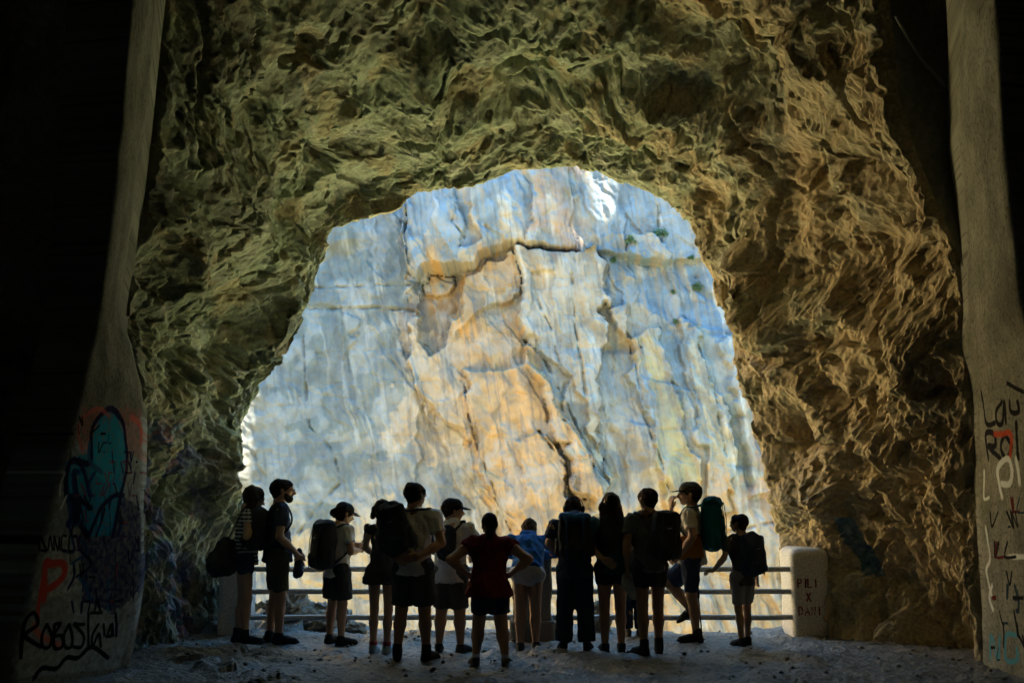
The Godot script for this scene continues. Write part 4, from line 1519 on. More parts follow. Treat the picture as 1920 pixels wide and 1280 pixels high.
	for s in 2:
		var kn: Vector3 = knees[s]
		if length <= 1.0:
			var end: Vector3 = hips[s].lerp(kn, length)
			var wide := lerpf(0.069, 0.050, length) * bulk * loose
			if not o.get("skirted", false):
				wide = minf(wide, maxf(absf(end.x - pelvis.x) * 0.93, 0.042))
			S.append(cap(hips[s], end, 0.070 * bulk, wide, 1.0, Vector3.BACK, true))
		else:
			var an: Vector3 = feet[s][0]
			var rk := minf(0.046 * bulk * loose, absf(kn.x) * 0.88)
			S.append(cap(hips[s], kn, 0.064 * bulk, rk))
			S.append(cap(kn, kn.lerp(an, length - 1.0), rk, minf(0.040 * bulk * loose, absf(an.x) * 0.8), 1.0, Vector3.BACK, true))
	part(o.get("shorts_name", "shorts"), blob(scaled(S, h), 0.0155, 110.0, 0.014), cloth(o.shorts_color[0], o.shorts_color[1]), node)
	# shirt
	var hem: float = o.get("hem", 0.48)
	var flare: float = o.get("flare", 1.0)
	var fit: float = o.get("fit", 1.0)
	var T := []
	var hem_at := pelvis + lean * Vector3(0, hem - 0.525, 0.0)
	T.append(cap(chest, waist, 0.096 * bulk * fit, 0.092 * bulk * fit, 0.76, fw))
	T.append(cap(waist, hem_at, 0.090 * bulk * fit, 0.105 * bulk * flare, 0.90, fw, true))
	T.append(cap(chest, chest + lean2 * Vector3(0, 0.062, 0.006), 0.097 * bulk, 0.078 * bulk, 0.68, fw2))
	T.append(cap(sl.lerp(sr, 0.06), sr.lerp(sl, 0.06), 0.037 * bulk, 0.037 * bulk))
	T.append(cap(chest + lean2 * Vector3(0, 0.08, 0.006), neck + lean2 * Vector3(0, -0.004, 0.002), 0.058 * bulk, 0.040, 1.0, Vector3.BACK, true))
	var sleeve: float = o.get("sleeve", 0.62)
	for s in 2:
		var shd: Vector3 = [sl, sr][s]
		var el: Vector3 = arms[s][0]
		if sleeve > 1.0:
			T.append(cap(shd, el, 0.042 * bulk, 0.035 * bulk))
			T.append(cap(el, el.lerp(arms[s][1], sleeve - 1.0), 0.034 * bulk, 0.028 * bulk, 1.0, Vector3.BACK, true))
		elif sleeve > 0.0:
			T.append(cap(shd, shd.lerp(el, sleeve), 0.041 * bulk, 0.042 * bulk, 1.0, Vector3.BACK, true))
	var shirt_m: Material = o.shirt_mat if o.has("shirt_mat") else cloth(o.shirt_color[0], o.shirt_color[1])
	part(o.get("shirt_name", "shirt"), blob(scaled(T, h), 0.014, 95.0, 0.026), shirt_m, node)
	# shoes
	for s in 2:
		var an: Vector3 = feet[s][0]
		var pitch: float = feet[s][3] if feet[s].size() > 3 else 0.0
		var fb := Basis(Vector3.UP, deg_to_rad(feet[s][1])) * Basis(Vector3.RIGHT, deg_to_rad(pitch))
		var F := [
			cap(Vector3(0, -0.022, 0.020), Vector3(0, -0.022, -0.04), 0.025, 0.027, 0.85, Vector3.RIGHT), cap(Vector3(0, -0.022, -0.04), Vector3(0.002, -0.028, -0.098), 0.027, 0.019),
			cap(Vector3(0, -0.036, 0.022), Vector3(0, -0.036, -0.1), 0.024, 0.026, 0.42, Vector3.UP), cap(Vector3(0, -0.01, 0.004), Vector3(0, o.get("boot", 0.012), 0.004), 0.029, 0.028, 1.0, Vector3.BACK, true)]
		var G := []
		for c in F:
			G.append([an + fb * c[0], an + fb * c[1], c[2], c[3], c[4], fb * c[5], c[6]])
		part("shoe", blob(scaled(G, h), 0.010, 160.0), cloth(o.shoe_color[0], o.shoe_color[1]), node)
		if o.has("sock"):
			part("sock", blob(scaled([cap(an, an.lerp(knees[s], 0.16), 0.027, 0.027, 1.0, Vector3.BACK, true)], h), 0.010, 160.0), cloth(o.sock[0], o.sock[1]), node)
	# hair
	if o.has("hair"):
		var style: String = o.hair[0]
		var hm := cloth(o.hair[1], o.hair[2])
		var R := [cap(Vector3(0, 0.018, -0.012), Vector3(0, 0.020, 0.026), 0.056, 0.058, 0.92, Vector3.RIGHT), cap(Vector3(0, 0.0, 0.024), Vector3(0, -0.022, 0.022), 0.054, 0.044, 0.95, Vector3.RIGHT)]
		var cuts := [[(skull + hb * Vector3(0, 0.012, -0.046)) * h, hb * Vector3(0, -0.72, -0.70).normalized()]]
		if style == "short":
			cuts = [[(skull + hb * Vector3(0, 0.010, -0.028)) * h, hb * Vector3(0, -0.80, -0.60).normalized()]]
		elif style == "tail":
			R.append(cap(Vector3(0, 0.012, 0.080), Vector3(0, -0.05, 0.092), 0.020, 0.014))
		elif style == "low_tail":
			R.append(cap(Vector3(0, -0.01, 0.06), Vector3(0, -0.085, 0.066), 0.032, 0.026))
		elif style == "bun":
			R.append(cap(Vector3(0, 0.006, 0.082), Vector3(0, -0.008, 0.086), 0.026, 0.026))
			R.append(cap(Vector3(0, -0.01, 0.08), Vector3(0, -0.04, 0.074), 0.014, 0.008))
		elif style == "long":
			for k in 7:
				var w := (k - 3) / 3.0
				R.append(cap(Vector3(w * 0.05, -0.01, 0.03 - absf(w) * 0.03), Vector3(w * 0.072, -0.16 - (k % 3) * 0.012, 0.056 - absf(w) * 0.02), 0.028, 0.022))
			cuts = []
			R[0] = cap(Vector3(0, 0.020, -0.002), Vector3(0, 0.020, 0.026), 0.056, 0.058, 0.92, Vector3.RIGHT)
		elif style == "bob":
			for k in 6:
				var w := (k - 2.5) / 2.5
				R.append(cap(Vector3(w * 0.048, 0.0, 0.03 - absf(w) * 0.028), Vector3(w * 0.058, -0.085 - (k % 2) * 0.012, 0.036 - absf(w) * 0.03), 0.024, 0.018))
			cuts = []
			R[0] = cap(Vector3(0, 0.022, -0.006), Vector3(0, 0.020, 0.026), 0.055, 0.058, 0.92, Vector3.RIGHT)
		part("hair", blob(put.call(R), 0.009, 170.0, 0.016, cuts), hm, node)
	if o.has("hat"):
		var hat := part("cap", blob(put.call([cap(Vector3(0, 0.030, -0.010), Vector3(0, 0.030, 0.022), 0.0575, 0.0595, 0.92, Vector3.RIGHT)]), 0.009, 170.0, 0.0, [[(skull + hb * Vector3(0, 0.022, 0)) * h, hb * Vector3(0, -0.985, 0.17).normalized()]]), o.hat, node)
		part("brim", blob(put.call([cap(Vector3(-0.022, 0.026, -0.062), Vector3(-0.018, 0.018, -0.100), 0.030, 0.024, 0.16, Vector3.UP), cap(Vector3(0.022, 0.026, -0.062), Vector3(0.018, 0.018, -0.100), 0.030, 0.024, 0.16, Vector3.UP)]), 0.007, 260.0), o.hat, hat)
	return {"node": node, "h": h, "at": at, "yaw": yaw, "chest": chest, "waist": waist, "pelvis": pelvis, "neck": neck, "skull": skull, "hb": hb, "lean": lean, "lean2": lean2, "sl": sl, "sr": sr, "sh": sh, "bulk": bulk}

func scaled(prims: Array, h: float) -> Array:
	var out := []
	for c in prims:
		out.append([c[0] * h, c[1] * h, c[2] * h, c[3] * h, c[4], c[5], c[6]])
	return out

# a backpack worn by p; o: w, tall, deep, low (height of its bottom above the hip), side shift, colours
func backpack(p: Dictionary, label: String, o: Dictionary) -> Node3D:
	var n := thing("backpack", label, "backpack", p.at, p.yaw, "rucksacks on the visitors' backs")
	var h: float = p.h
	var L: Basis = p.lean2 * Basis(Vector3.BACK, deg_to_rad(o.get("tilt", 0.0)))
	var w: float = o.get("w", 0.085)
	var tall: float = o.get("tall", 0.26)
	var deep: float = o.get("deep", 0.06)
	var base: Vector3 = p.waist + L * Vector3(o.get("side", 0.0), o.get("low", -0.04), 0.062 * p.bulk + deep)
	var at := func(x: float, y: float, z: float) -> Vector3: return (base + L * Vector3(x, y, z)) * h
	var m := cloth(o.color[0], o.color[1])
	var m2 := cloth(o.color2[0], o.color2[1])
	var rb := 0.5 * deep
	var prims := []
	for sx in [-1, 1]:
		for sz in [-1, 1]:
			prims.append(cap(at.call(sx * (w - rb), rb, sz * deep * 0.35), at.call(sx * (w - rb) * 0.9, tall - rb, sz * deep * 0.3), rb * h * 1.1, rb * h))
	prims.append(cap(at.call(0, deep * 0.9, 0), at.call(0, tall - deep * 0.9, 0), w * 0.92 * h, w * 0.88 * h, deep / w * 0.98, L.z))
	var body := part("pack_body", blob(prims, 0.014, 80.0, 0.018), m, n)
	if o.get("lid", true):
		part("lid", blob([cap(at.call(-w * 0.55, tall - 0.012, 0.004), at.call(w * 0.55, tall - 0.012, 0.004), deep * 0.74 * h, deep * 0.74 * h, 0.62, L.y), cap(at.call(-w * 0.5, tall - 0.03, deep * 0.7), at.call(w * 0.5, tall - 0.03, deep * 0.7), 0.022 * h, 0.022 * h)], 0.012, 110.0, 0.014), m2, n)
	part("front_pocket", blob([cap(at.call(-w * 0.4, tall * 0.22, deep * 0.95), at.call(w * 0.4, tall * 0.22, deep * 0.95), 0.026 * h, 0.026 * h), cap(at.call(0, tall * 0.2, deep * 0.9), at.call(0, tall * 0.58, deep * 0.92), w * 0.5 * h, w * 0.45 * h, 0.45, L.z)], 0.012, 110.0, 0.01), m2 if o.get("pocket2", false) else m, n)
	for s in [-1, 1]:
		if o.get("sides", true):
			part("side_pocket", blob([cap(at.call(s * w, tall * 0.1, 0), at.call(s * w, tall * 0.4, 0), 0.024 * h, 0.021 * h)], 0.012, 120.0, 0.008), m2 if o.get("pocket2", false) else m, n)
		# shoulder strap
		var shd: Vector3 = p.sl if s < 0 else p.sr
		var top: Vector3 = at.call(s * w * 0.45, tall - 0.03, -deep * 0.8)
		var over: Vector3 = (shd.lerp(p.neck, 0.38) + p.lean2 * Vector3(0, 0.030 * p.bulk, 0.0)) * h
		var front: Vector3 = (p.chest + p.lean2 * Vector3(s * 0.062, 0.02, -0.076 * p.bulk)) * h
		var under: Vector3 = (p.waist + p.lean2 * Vector3(s * 0.092 * p.bulk, 0.03, -0.01)) * h
		var low: Vector3 = at.call(s * w * 0.9, 0.03, -deep * 0.7)
		part("strap", tube_mesh(spline([top, over + p.lean2 * Vector3(0, 0, 0.02) * h, over + p.lean2 * Vector3(0, -0.004, -0.03) * h, front, under, low], 26), 0.017 * h, 8, 0.32, p.lean2 * Vector3.RIGHT), m2, n)
	if o.get("buckles", true):
		for s in [-1, 1]:
			part("compression_strap", tube_mesh([at.call(s * w * 0.5, tall * 0.95, deep * 1.02), at.call(s * w * 0.52, tall * 0.6, deep * 1.2), at.call(s * w * 0.5, tall * 0.12, deep * 1.12), at.call(s * w * 0.5, -0.02, deep * 0.9)], 0.006 * h, 6, 0.4, L.x), m2, n)
	if o.has("marks"):
		part("reflective_patch", tube_mesh([at.call(-0.012, tall * 0.62, deep * 1.12), at.call(0.014, tall * 0.64, deep * 1.12)], 0.008 * h, 8, 0.4, L.z), cloth("reflective", Color(0.55, 0.58, 0.6)), n)
	return n

func build_people() -> void:
	var black := ["black_cloth", Color(0.046, 0.049, 0.055)]
	var navy := ["navy_cloth", Color(0.045, 0.06, 0.105)]
	var white := ["white_cotton", Color(0.72, 0.74, 0.78)]
	var denim := ["denim", Color(0.05, 0.075, 0.13)]
	var grey := ["grey_cotton", Color(0.16, 0.17, 0.18)]
	var dark_grey := ["charcoal_cloth", Color(0.08, 0.088, 0.095)]
	var olive := ["olive_cloth", Color(0.075, 0.08, 0.065)]
	var boot := ["boot_leather", Color(0.05, 0.044, 0.038)]
	var brown_hair := Color(0.06, 0.04, 0.026)
	var dark_hair := Color(0.028, 0.022, 0.018)
	var black_cap := cloth("black_cap", Color(0.030, 0.032, 0.038))
	var navy_cap := cloth("navy_cap", Color(0.035, 0.042, 0.065))
	var camo := cloth("camouflage_cap", Color(0.16, 0.155, 0.12))
	camo.uv1_scale = Vector3.ONE * 5.0
	camo.albedo_texture = tint_tex(noise(251, 0.025, 2), 0.1, 1.6, 256)
	# striped jersey
	var im := Image.create(8, 64, false, Image.FORMAT_RGB8)
	im.fill(Color(0.80, 0.83, 0.85))
	im.fill_rect(Rect2i(0, 0, 8, 30), Color(0.10, 0.12, 0.17))
	var stripes := plain("striped_jersey", Color(0.85, 0.85, 0.85), 0.9)
	stripes.albedo_texture = ImageTexture.create_from_image(im)
	stripes.uv1_triplanar = true
	stripes.uv1_scale = Vector3(23, 23, 23)
	var F := Vector3.FORWARD
	var hang_l := [Vector3(-0.145, 0.665, 0.015), Vector3(-0.145, 0.525, -0.02), Vector3(0, -1, -0.15), Vector3(0, 0, -1), 0.45]
	var hang_r := [Vector3(0.145, 0.665, 0.015), Vector3(0.145, 0.525, -0.02), Vector3(0, -1, -0.15), Vector3(0, 0, -1), 0.45]
	var lean_l := [Vector3(-0.165, 0.69, -0.03), Vector3(-0.10, 0.60, -0.13), Vector3(0.5, -0.2, -1), Vector3(0.3, 1, 0), 0.5]
	var lean_r := [Vector3(0.165, 0.69, -0.03), Vector3(0.10, 0.60, -0.13), Vector3(-0.5, -0.2, -1), Vector3(-0.3, 1, 0), 0.5]
	var feet := func(gap: float, la := 10.0, ra := -10.0, back := 0.0): return [[Vector3(-gap, 0.046, back), la], [Vector3(gap, 0.046, -back), ra]]

	# 1 woman in stripes
	var p := person({"x": 452, "y": 1206, "top": 908, "yaw": -72.0, "label": "woman in a striped tee and denim shorts beside the rock wall", "lean": 1.0, "look": 12.0, "nod": 20.0, "bulk": 0.93, "shoulder": 0.096, "eyes": true, "skin": 2,
		"arms": [[Vector3(-0.14, 0.69, -0.03), Vector3(-0.06, 0.72, -0.14), Vector3(0.2, 0.3, -1), Vector3(0.3, 1, 0), 0.5], [Vector3(0.135, 0.675, 0.0), Vector3(0.085, 0.755, -0.115), Vector3(-0.2, 0.2, -1), Vector3(0, 1, 0.2), 0.6]],
		"feet": feet.call(0.045, 8.0, -6.0, 0.02), "shorts": 0.34, "shorts_color": denim, "shirt_mat": stripes, "hem": 0.49, "sleeve": 0.42, "shoe_color": black, "boot": 0.05, "hair": ["bob", "brown_hair", brown_hair]})
	var bag := thing("shoulder_bag", "large black shoulder bag hanging behind the woman in stripes", "bag", p.at, p.yaw)
	var bh: float = p.h
	part("bag_body", blob([cap(Vector3(0.03, 0.60, 0.12) * bh, Vector3(0.05, 0.50, 0.15) * bh, 0.065 * bh, 0.085 * bh, 0.75, Vector3.RIGHT), cap(Vector3(0.04, 0.52, 0.17) * bh, Vector3(0.04, 0.47, 0.10) * bh, 0.06 * bh, 0.05 * bh)], 0.015, 70.0, 0.03), cloth(black[0], black[1]), bag)
	part("strap", tube_mesh(spline([Vector3(0.04, 0.62, 0.12) * bh, Vector3(0.075, 0.74, 0.07) * bh, Vector3(0.07, 0.865, 0.0) * bh, Vector3(0.03, 0.76, -0.07) * bh, Vector3(0.10, 0.62, 0.0) * bh, Vector3(0.07, 0.56, 0.09) * bh], 24), 0.012 * bh, 8, 0.4), cloth(black[0], black[1]), bag)

	# 2 man in navy tee
	p = person({"x": 514, "y": 1205, "top": 896, "yaw": -68.0, "label": "bearded man with glasses in a dark tee and shorts, hands clasped", "lean": -1.0, "stoop": 6.0, "look": -6.0, "nod": 2.0, "bulk": 0.98, "eyes": true,
		"arms": [[Vector3(-0.15, 0.66, -0.01), Vector3(-0.03, 0.54, -0.12), Vector3(0.5, -0.7, -0.3), Vector3(0, 0.3, -1), 0.6], [Vector3(0.152, 0.645, 0.015), Vector3(0.06, 0.53, -0.115), Vector3(-0.5, -0.75, -0.3), Vector3(0, 0.3, -1), 0.6]],
		"feet": feet.call(0.05, 5.0, -22.0, 0.02), "shorts": 0.86, "shorts_color": olive, "shirt_color": navy, "hem": 0.49, "shoe_color": black, "boot": 0.02, "hair": ["short", "black_hair", dark_hair], "shorts_wide": 1.12})
	var beard := part("beard", blob(face_prims(p, [cap(Vector3(-0.03, -0.03, -0.016), Vector3(0, -0.048, -0.040), 0.019, 0.024), cap(Vector3(0.03, -0.03, -0.016), Vector3(0, -0.048, -0.040), 0.019, 0.024), cap(Vector3(-0.012, -0.022, -0.060), Vector3(0.012, -0.022, -0.060), 0.006, 0.006)]), 0.008, 200.0), cloth("black_hair", dark_hair), p.node)
	beard.set_meta("label", "short dark beard")
	glasses(p)
	backpack(p, "plump black backpack on the bearded man in glasses", {"color": black, "color2": black, "w": 0.088, "tall": 0.25, "deep": 0.075, "low": -0.065, "buckles": false, "lid": false})
	var jacket := thing("jacket", "dark jacket held bunched in front of the bearded man", "jacket", p.at, p.yaw)
	part("folded_cloth", blob([cap(Vector3(0.0, 0.535, -0.135) * p.h, Vector3(0.03, 0.43, -0.13) * p.h, 0.034 * p.h, 0.045 * p.h, 0.6, Vector3.BACK), cap(Vector3(0.02, 0.5, -0.13) * p.h, Vector3(-0.02, 0.40, -0.125) * p.h, 0.03 * p.h, 0.02 * p.h)], 0.013, 90.0, 0.02), cloth(navy[0], navy[1]), jacket)

	# 3 woman with a tall rucksack
	p = person({"x": 628, "y": 1206, "top": 942, "yaw": -46.0, "label": "woman in a white tee, black cap and wide black shorts holding a phone", "lean": 3.0, "nod": 14.0, "look": -8.0, "bulk": 1.0, "shoulder": 0.1, "eyes": true,
		"arms": [[Vector3(-0.15, 0.67, -0.03), Vector3(-0.05, 0.66, -0.15), Vector3(0.4, 0.4, -1), Vector3(0.3, 1, 0), 0.5], [Vector3(0.155, 0.655, -0.01), Vector3(0.07, 0.655, -0.15), Vector3(-0.4, 0.4, -1), Vector3(-0.3, 1, 0), 0.5]],
		"feet": feet.call(0.06, 12.0, -20.0, 0.01), "shorts": 0.84, "skirted": true, "shorts_wide": 1.4, "shorts_color": black, "shirt_color": white, "hem": 0.47, "sleeve": 0.6, "shoe_color": boot, "boot": 0.02, "hair": ["bun", "black_hair", dark_hair], "hat": black_cap})
	backpack(p, "tall black hiking rucksack on the woman with the phone", {"color": black, "color2": ["charcoal_nylon", Color(0.07, 0.077, 0.09)], "w": 0.098, "tall": 0.315, "deep": 0.072, "low": -0.09, "marks": true})
	var phone := thing("phone", "smartphone in the hands of the woman in black cap", "phone", p.at, p.yaw)
	var case_m := plain("phone_case", Color(0.03, 0.03, 0.035), 0.4)
	var pb := part("phone_body", box_mesh(Vector3(-0.036, -0.075, -0.004), Vector3(0.036, 0.075, 0.004)), case_m, phone)
	pb.transform = Transform3D(Basis(Vector3.RIGHT, deg_to_rad(-35.0)), Vector3(0.01, 0.70, -0.215) * p.h)
	var ps := part("phone_screen", box_mesh(Vector3(-0.032, -0.069, 0.004), Vector3(0.032, 0.069, 0.0055)), plain("phone_glass", Color(0.05, 0.06, 0.07), 0.15, 0.5), phone)
	ps.transform = pb.transform

	# 4 girl in a dark tunic
	p = person({"x": 712, "y": 1226, "top": 935, "yaw": -14.0, "label": "slim girl in a black sleeveless tunic with pale blue trainers", "lean": 2.0, "look": -35.0, "nod": 8.0, "bulk": 0.84, "shoulder": 0.098, "skin": 2,
		"arms": [[Vector3(-0.13, 0.68, -0.03), Vector3(-0.10, 0.62, -0.13), Vector3(0.3, 0, -1), Vector3(0.3, 1, 0), 0.5], lean_r],
		"feet": feet.call(0.048, 6.0, -8.0, 0.0), "shorts": 0.3, "shorts_color": black, "shirt_name": "tunic", "shirt_color": black, "hem": 0.455, "flare": 1.5, "fit": 0.92, "sleeve": 0.16, "shoe_color": ["pale_blue_canvas", Color(0.32, 0.45, 0.55)], "hair": ["tail", "brown_hair", brown_hair], "sock": ["pink_sock", Color(0.45, 0.1, 0.12)]})

	# 5 tall man in white
	p = person({"x": 772, "y": 1240, "top": 903, "yaw": -8.0, "label": "tall man in a white tee with an arm folded behind his back", "lean": 1.0, "look": -25.0, "nod": 6.0, "bulk": 1.04, "shoulder": 0.122,
		"arms": [[Vector3(-0.17, 0.66, 0.03), Vector3(-0.08, 0.57, 0.10), Vector3(1, -0.2, 0.3), Vector3(0, 1, 0), 0.4], [Vector3(0.172, 0.655, 0.04), Vector3(0.065, 0.585, 0.135), Vector3(-1, -0.15, 0.25), Vector3(0, 1, 0), 0.4]],
		"feet": feet.call(0.085, 14.0, -22.0, 0.0), "shorts": 0.9, "shorts_wide": 1.2, "shorts_color": dark_grey, "shirt_color": white, "hem": 0.475, "shoe_color": boot, "boot": 0.045, "hair": ["short", "black_hair", dark_hair]})
	backpack(p, "grey and black daypack with pale loops on the tall man", {"color": ["slate_nylon", Color(0.055, 0.065, 0.085)], "color2": black, "w": 0.086, "tall": 0.25, "deep": 0.05, "low": 0.0, "side": -0.075, "tilt": 10.0, "marks": true, "lid": true, "sides": true})

	# 6 man in a cap
	p = person({"x": 843, "y": 1226, "top": 935, "yaw": -14.0, "label": "stocky man in white tee, dark cap and grey cargo shorts", "lean": 4.0, "look": -58.0, "nod": 4.0, "bulk": 1.13, "shoulder": 0.118, "eyes": true,
		"arms": [lean_l, lean_r], "feet": feet.call(0.075, 12.0, -18.0, 0.0), "shorts": 0.98, "shorts_wide": 1.4, "shorts_color": ["stone_cotton", Color(0.12, 0.125, 0.12)], "shirt_color": white, "hem": 0.45, "sleeve": 0.72, "shoe_color": black, "hair": ["short", "black_hair", dark_hair], "hat": black_cap})
	backpack(p, "small black teardrop backpack on the stocky man in white", {"color": black, "color2": black, "w": 0.056, "tall": 0.20, "deep": 0.036, "low": -0.02, "lid": false, "buckles": false, "sides": false})

	# 7 woman in red, hands on hips
	p = person({"x": 917, "y": 1248, "top": 963, "yaw": 2.0, "label": "woman in a dark red top standing with hands on hips", "lean": 0.0, "bulk": 1.22, "shoulder": 0.112, "nod": 4.0, "skin": 0,
		"arms": [[Vector3(-0.262, 0.70, 0.075), Vector3(-0.155, 0.605, -0.01), Vector3(0.6, -0.5, -0.6), Vector3(0.2, 0.5, 0.8), 0.4], [Vector3(0.262, 0.70, 0.075), Vector3(0.155, 0.605, -0.01), Vector3(-0.6, -0.5, -0.6), Vector3(-0.2, 0.5, 0.8), 0.4]],
		"feet": [[Vector3(-0.09, 0.046, -0.02), 16.0], [Vector3(0.11, 0.046, 0.03), -20.0]], "shorts": 0.74, "shorts_wide": 1.2, "shorts_color": navy, "shirt_name": "top", "shirt_color": ["dark_red_jersey", Color(0.16, 0.018, 0.032)], "hem": 0.46, "flare": 1.32, "sleeve": 0.36, "shoe_color": ["grey_mesh", Color(0.12, 0.12, 0.11)], "hair": ["low_tail", "dark_brown_hair", Color(0.035, 0.025, 0.02)], "hat": navy_cap, "sock": white})

	# 8 girl in a blue hoodie leaning on the pillar
	p = person({"x": 990, "y": 1214, "h": 1.62, "yaw": -3.0, "label": "girl in blue hoodie and white shorts bent over the stone pillar", "lean": 38.0, "stoop": 10.0, "nod": 16.0, "bulk": 1.06, "shoulder": 0.12, "shift": Vector3(0, -0.012, 0.03), "skin": 0,
		"arms": [[Vector3(-0.235, 0.64, -0.24), Vector3(-0.06, 0.605, -0.30), Vector3(1, 0.1, -0.3), Vector3(0, 1, 0), 0.4], [Vector3(0.235, 0.64, -0.24), Vector3(0.06, 0.605, -0.33), Vector3(-1, 0.1, -0.3), Vector3(0, 1, 0), 0.4]],
		"feet": feet.call(0.052, 10.0, -6.0, 0.02), "shorts": 0.26, "shorts_wide": 1.02, "shorts_color": ["white_shorts", Color(0.55, 0.56, 0.60)], "shirt_name": "hoodie", "shirt_color": ["royal_blue_fleece", Color(0.03, 0.14, 0.42)], "hem": 0.535, "fit": 1.08, "sleeve": 1.9, "shoe_color": ["grey_mesh", Color(0.12, 0.12, 0.11)], "hair": ["bun", "brown_hair", Color(0.06, 0.04, 0.025)]})
	var hood := part("hood", blob(scaled([cap(p.neck + p.lean2 * Vector3(-0.03, -0.01, 0.035), p.neck + p.lean2 * Vector3(0.03, -0.01, 0.035), 0.034, 0.034), cap(p.neck + p.lean2 * Vector3(0, -0.02, 0.04), p.neck + p.lean2 * Vector3(0, -0.075, 0.05), 0.04, 0.02, 0.6, p.lean2 * Vector3.BACK)], p.h), 0.012, 110.0, 0.012), cloth("royal_blue_fleece", Color(0.03, 0.14, 0.42)), p.node)
	hood.set_meta("label", "hood lying on the shoulders")

	# 9 man with headphones
	p = person({"x": 1079, "y": 1222, "top": 930, "yaw": -2.0, "label": "broad man in dark clothes and jeans wearing headphones", "lean": 4.0, "nod": 14.0, "bulk": 1.16, "shoulder": 0.128,
		"arms": [lean_l, lean_r], "feet": feet.call(0.078, 12.0, -14.0, 0.0), "shorts": 1.93, "shorts_wide": 1.22, "shorts_name": "jeans", "shorts_color": ["dark_denim", Color(0.03, 0.045, 0.08)], "shirt_color": navy, "hem": 0.47, "sleeve": 0.7, "shoe_color": black, "hair": ["short", "black_hair", dark_hair]})
	backpack(p, "bulky backpack with a shiny blue lid on the man with headphones", {"color": black, "color2": ["shiny_blue_nylon", Color(0.035, 0.11, 0.24)], "w": 0.108, "tall": 0.27, "deep": 0.07, "low": -0.03})
	var ph := thing("headphones", "black headphones with a red band on the broad man's head", "headphones", p.at, p.yaw)
	var band := []
	for k in 15:
		var a := PI * k / 14.0
		band.append((p.skull + p.hb * Vector3(-cos(a) * 0.063, 0.012 + sin(a) * 0.074, 0.012)) * p.h)
	part("headband", tube_mesh(band, 0.012, 8, 0.5, p.hb * Vector3.BACK), cloth("red_band", Color(0.22, 0.03, 0.025)), ph)
	for s in [-1, 1]:
		part("ear_cup", blob(face_prims(p, [cap(Vector3(s * 0.062, -0.002, 0.012), Vector3(s * 0.058, -0.004, 0.012), 0.026, 0.026, 0.5, Vector3.RIGHT)]), 0.008, 200.0), cloth(black[0], black[1]), ph)

	# 10 woman with long hair
	p = person({"x": 1150, "y": 1222, "top": 922, "yaw": 3.0, "label": "woman with long loose hair in a dark vest and black shorts", "lean": 1.0, "look": 10.0, "bulk": 0.99, "shoulder": 0.108, "skin": 0,
		"arms": [[Vector3(-0.178, 0.685, 0.05), Vector3(-0.075, 0.585, 0.115), Vector3(1, -0.6, 0.2), Vector3(0, 1, 0.3), 0.35], lean_r],
		"feet": feet.call(0.052, 8.0, -10.0, 0.0), "shorts": 0.42, "shorts_wide": 1.15, "shorts_color": black, "shirt_color": ["teal_cotton", Color(0.05, 0.13, 0.17)], "hem": 0.49, "sleeve": 0.55, "shoe_color": black, "hair": ["long", "brown_hair", brown_hair]})
	part("vest", blob(scaled([cap(p.chest, p.waist, 0.104, 0.098, 0.76, p.lean * Vector3.BACK), cap(p.waist, p.pelvis + Vector3(0, -0.085, 0), 0.098, 0.105, 0.8, p.lean * Vector3.BACK, true), cap(p.chest, p.chest + p.lean2 * Vector3(0, 0.07, 0.006), 0.103, 0.085, 0.74, p.lean2 * Vector3.BACK)], p.h), 0.0155, 95.0, 0.02), cloth(black[0], black[1]), p.node)

	# 11 person with a scarf
	p = person({"x": 1222, "y": 1226, "top": 913, "yaw": 8.0, "label": "person in grey tee with a scarf and black shorts holding a white hat", "lean": 1.0, "look": 16.0, "nod": 4.0, "bulk": 0.98, "shoulder": 0.112, "skin": 1,
		"arms": [[Vector3(-0.148, 0.655, 0.02), Vector3(-0.140, 0.515, -0.01), Vector3(0.1, -1, 0), Vector3(0, 0.2, -1), 0.75], lean_r],
		"feet": feet.call(0.055, 24.0, -12.0, 0.03), "shorts": 0.5, "shorts_wide": 1.15, "shorts_color": black, "shirt_color": grey, "hem": 0.49, "sleeve": 0.6, "shoe_color": boot, "boot": 0.05, "hair": ["short", "dark_brown_hair", Color(0.035, 0.025, 0.02)]})
	backpack(p, "dark backpack slung on the person with the scarf", {"color": black, "color2": ["charcoal_nylon", Color(0.07, 0.077, 0.09)], "w": 0.085, "tall": 0.27, "deep": 0.065, "low": -0.04, "side": 0.055, "tilt": -8.0, "marks": true, "lid": false})
	part("scarf", blob(scaled([cap(p.neck + Vector3(-0.03, 0.0, -0.02), p.neck + Vector3(0.03, 0.0, -0.02), 0.030, 0.030), cap(p.neck + Vector3(-0.032, -0.002, 0.022), p.neck + Vector3(0.036, -0.006, 0.022), 0.034, 0.034), cap(p.neck + Vector3(0.04, -0.012, 0.02), p.neck + Vector3(0.052, -0.04, 0.04), 0.026, 0.018), cap(p.neck + Vector3(-0.045, -0.01, 0), p.neck + Vector3(0.045, -0.01, 0), 0.032, 0.032)], p.h), 0.011, 120.0, 0.02), cloth("brown_scarf", Color(0.10, 0.065, 0.045)), p.node)
	var hat := thing("sun_hat", "soft white hat hanging from the hand of the scarf wearer", "hat", p.at, p.yaw)
	part("crown", blob(scaled([cap(Vector3(-0.135, 0.44, -0.01), Vector3(-0.105, 0.36, -0.005), 0.045, 0.04, 0.4, Vector3.BACK), cap(Vector3(-0.14, 0.46, -0.01), Vector3(-0.135, 0.42, -0.01), 0.03, 0.04, 0.4, Vector3.BACK)], p.h), 0.011, 120.0, 0.012), cloth("white_hat", Color(0.42, 0.44, 0.46)), hat)

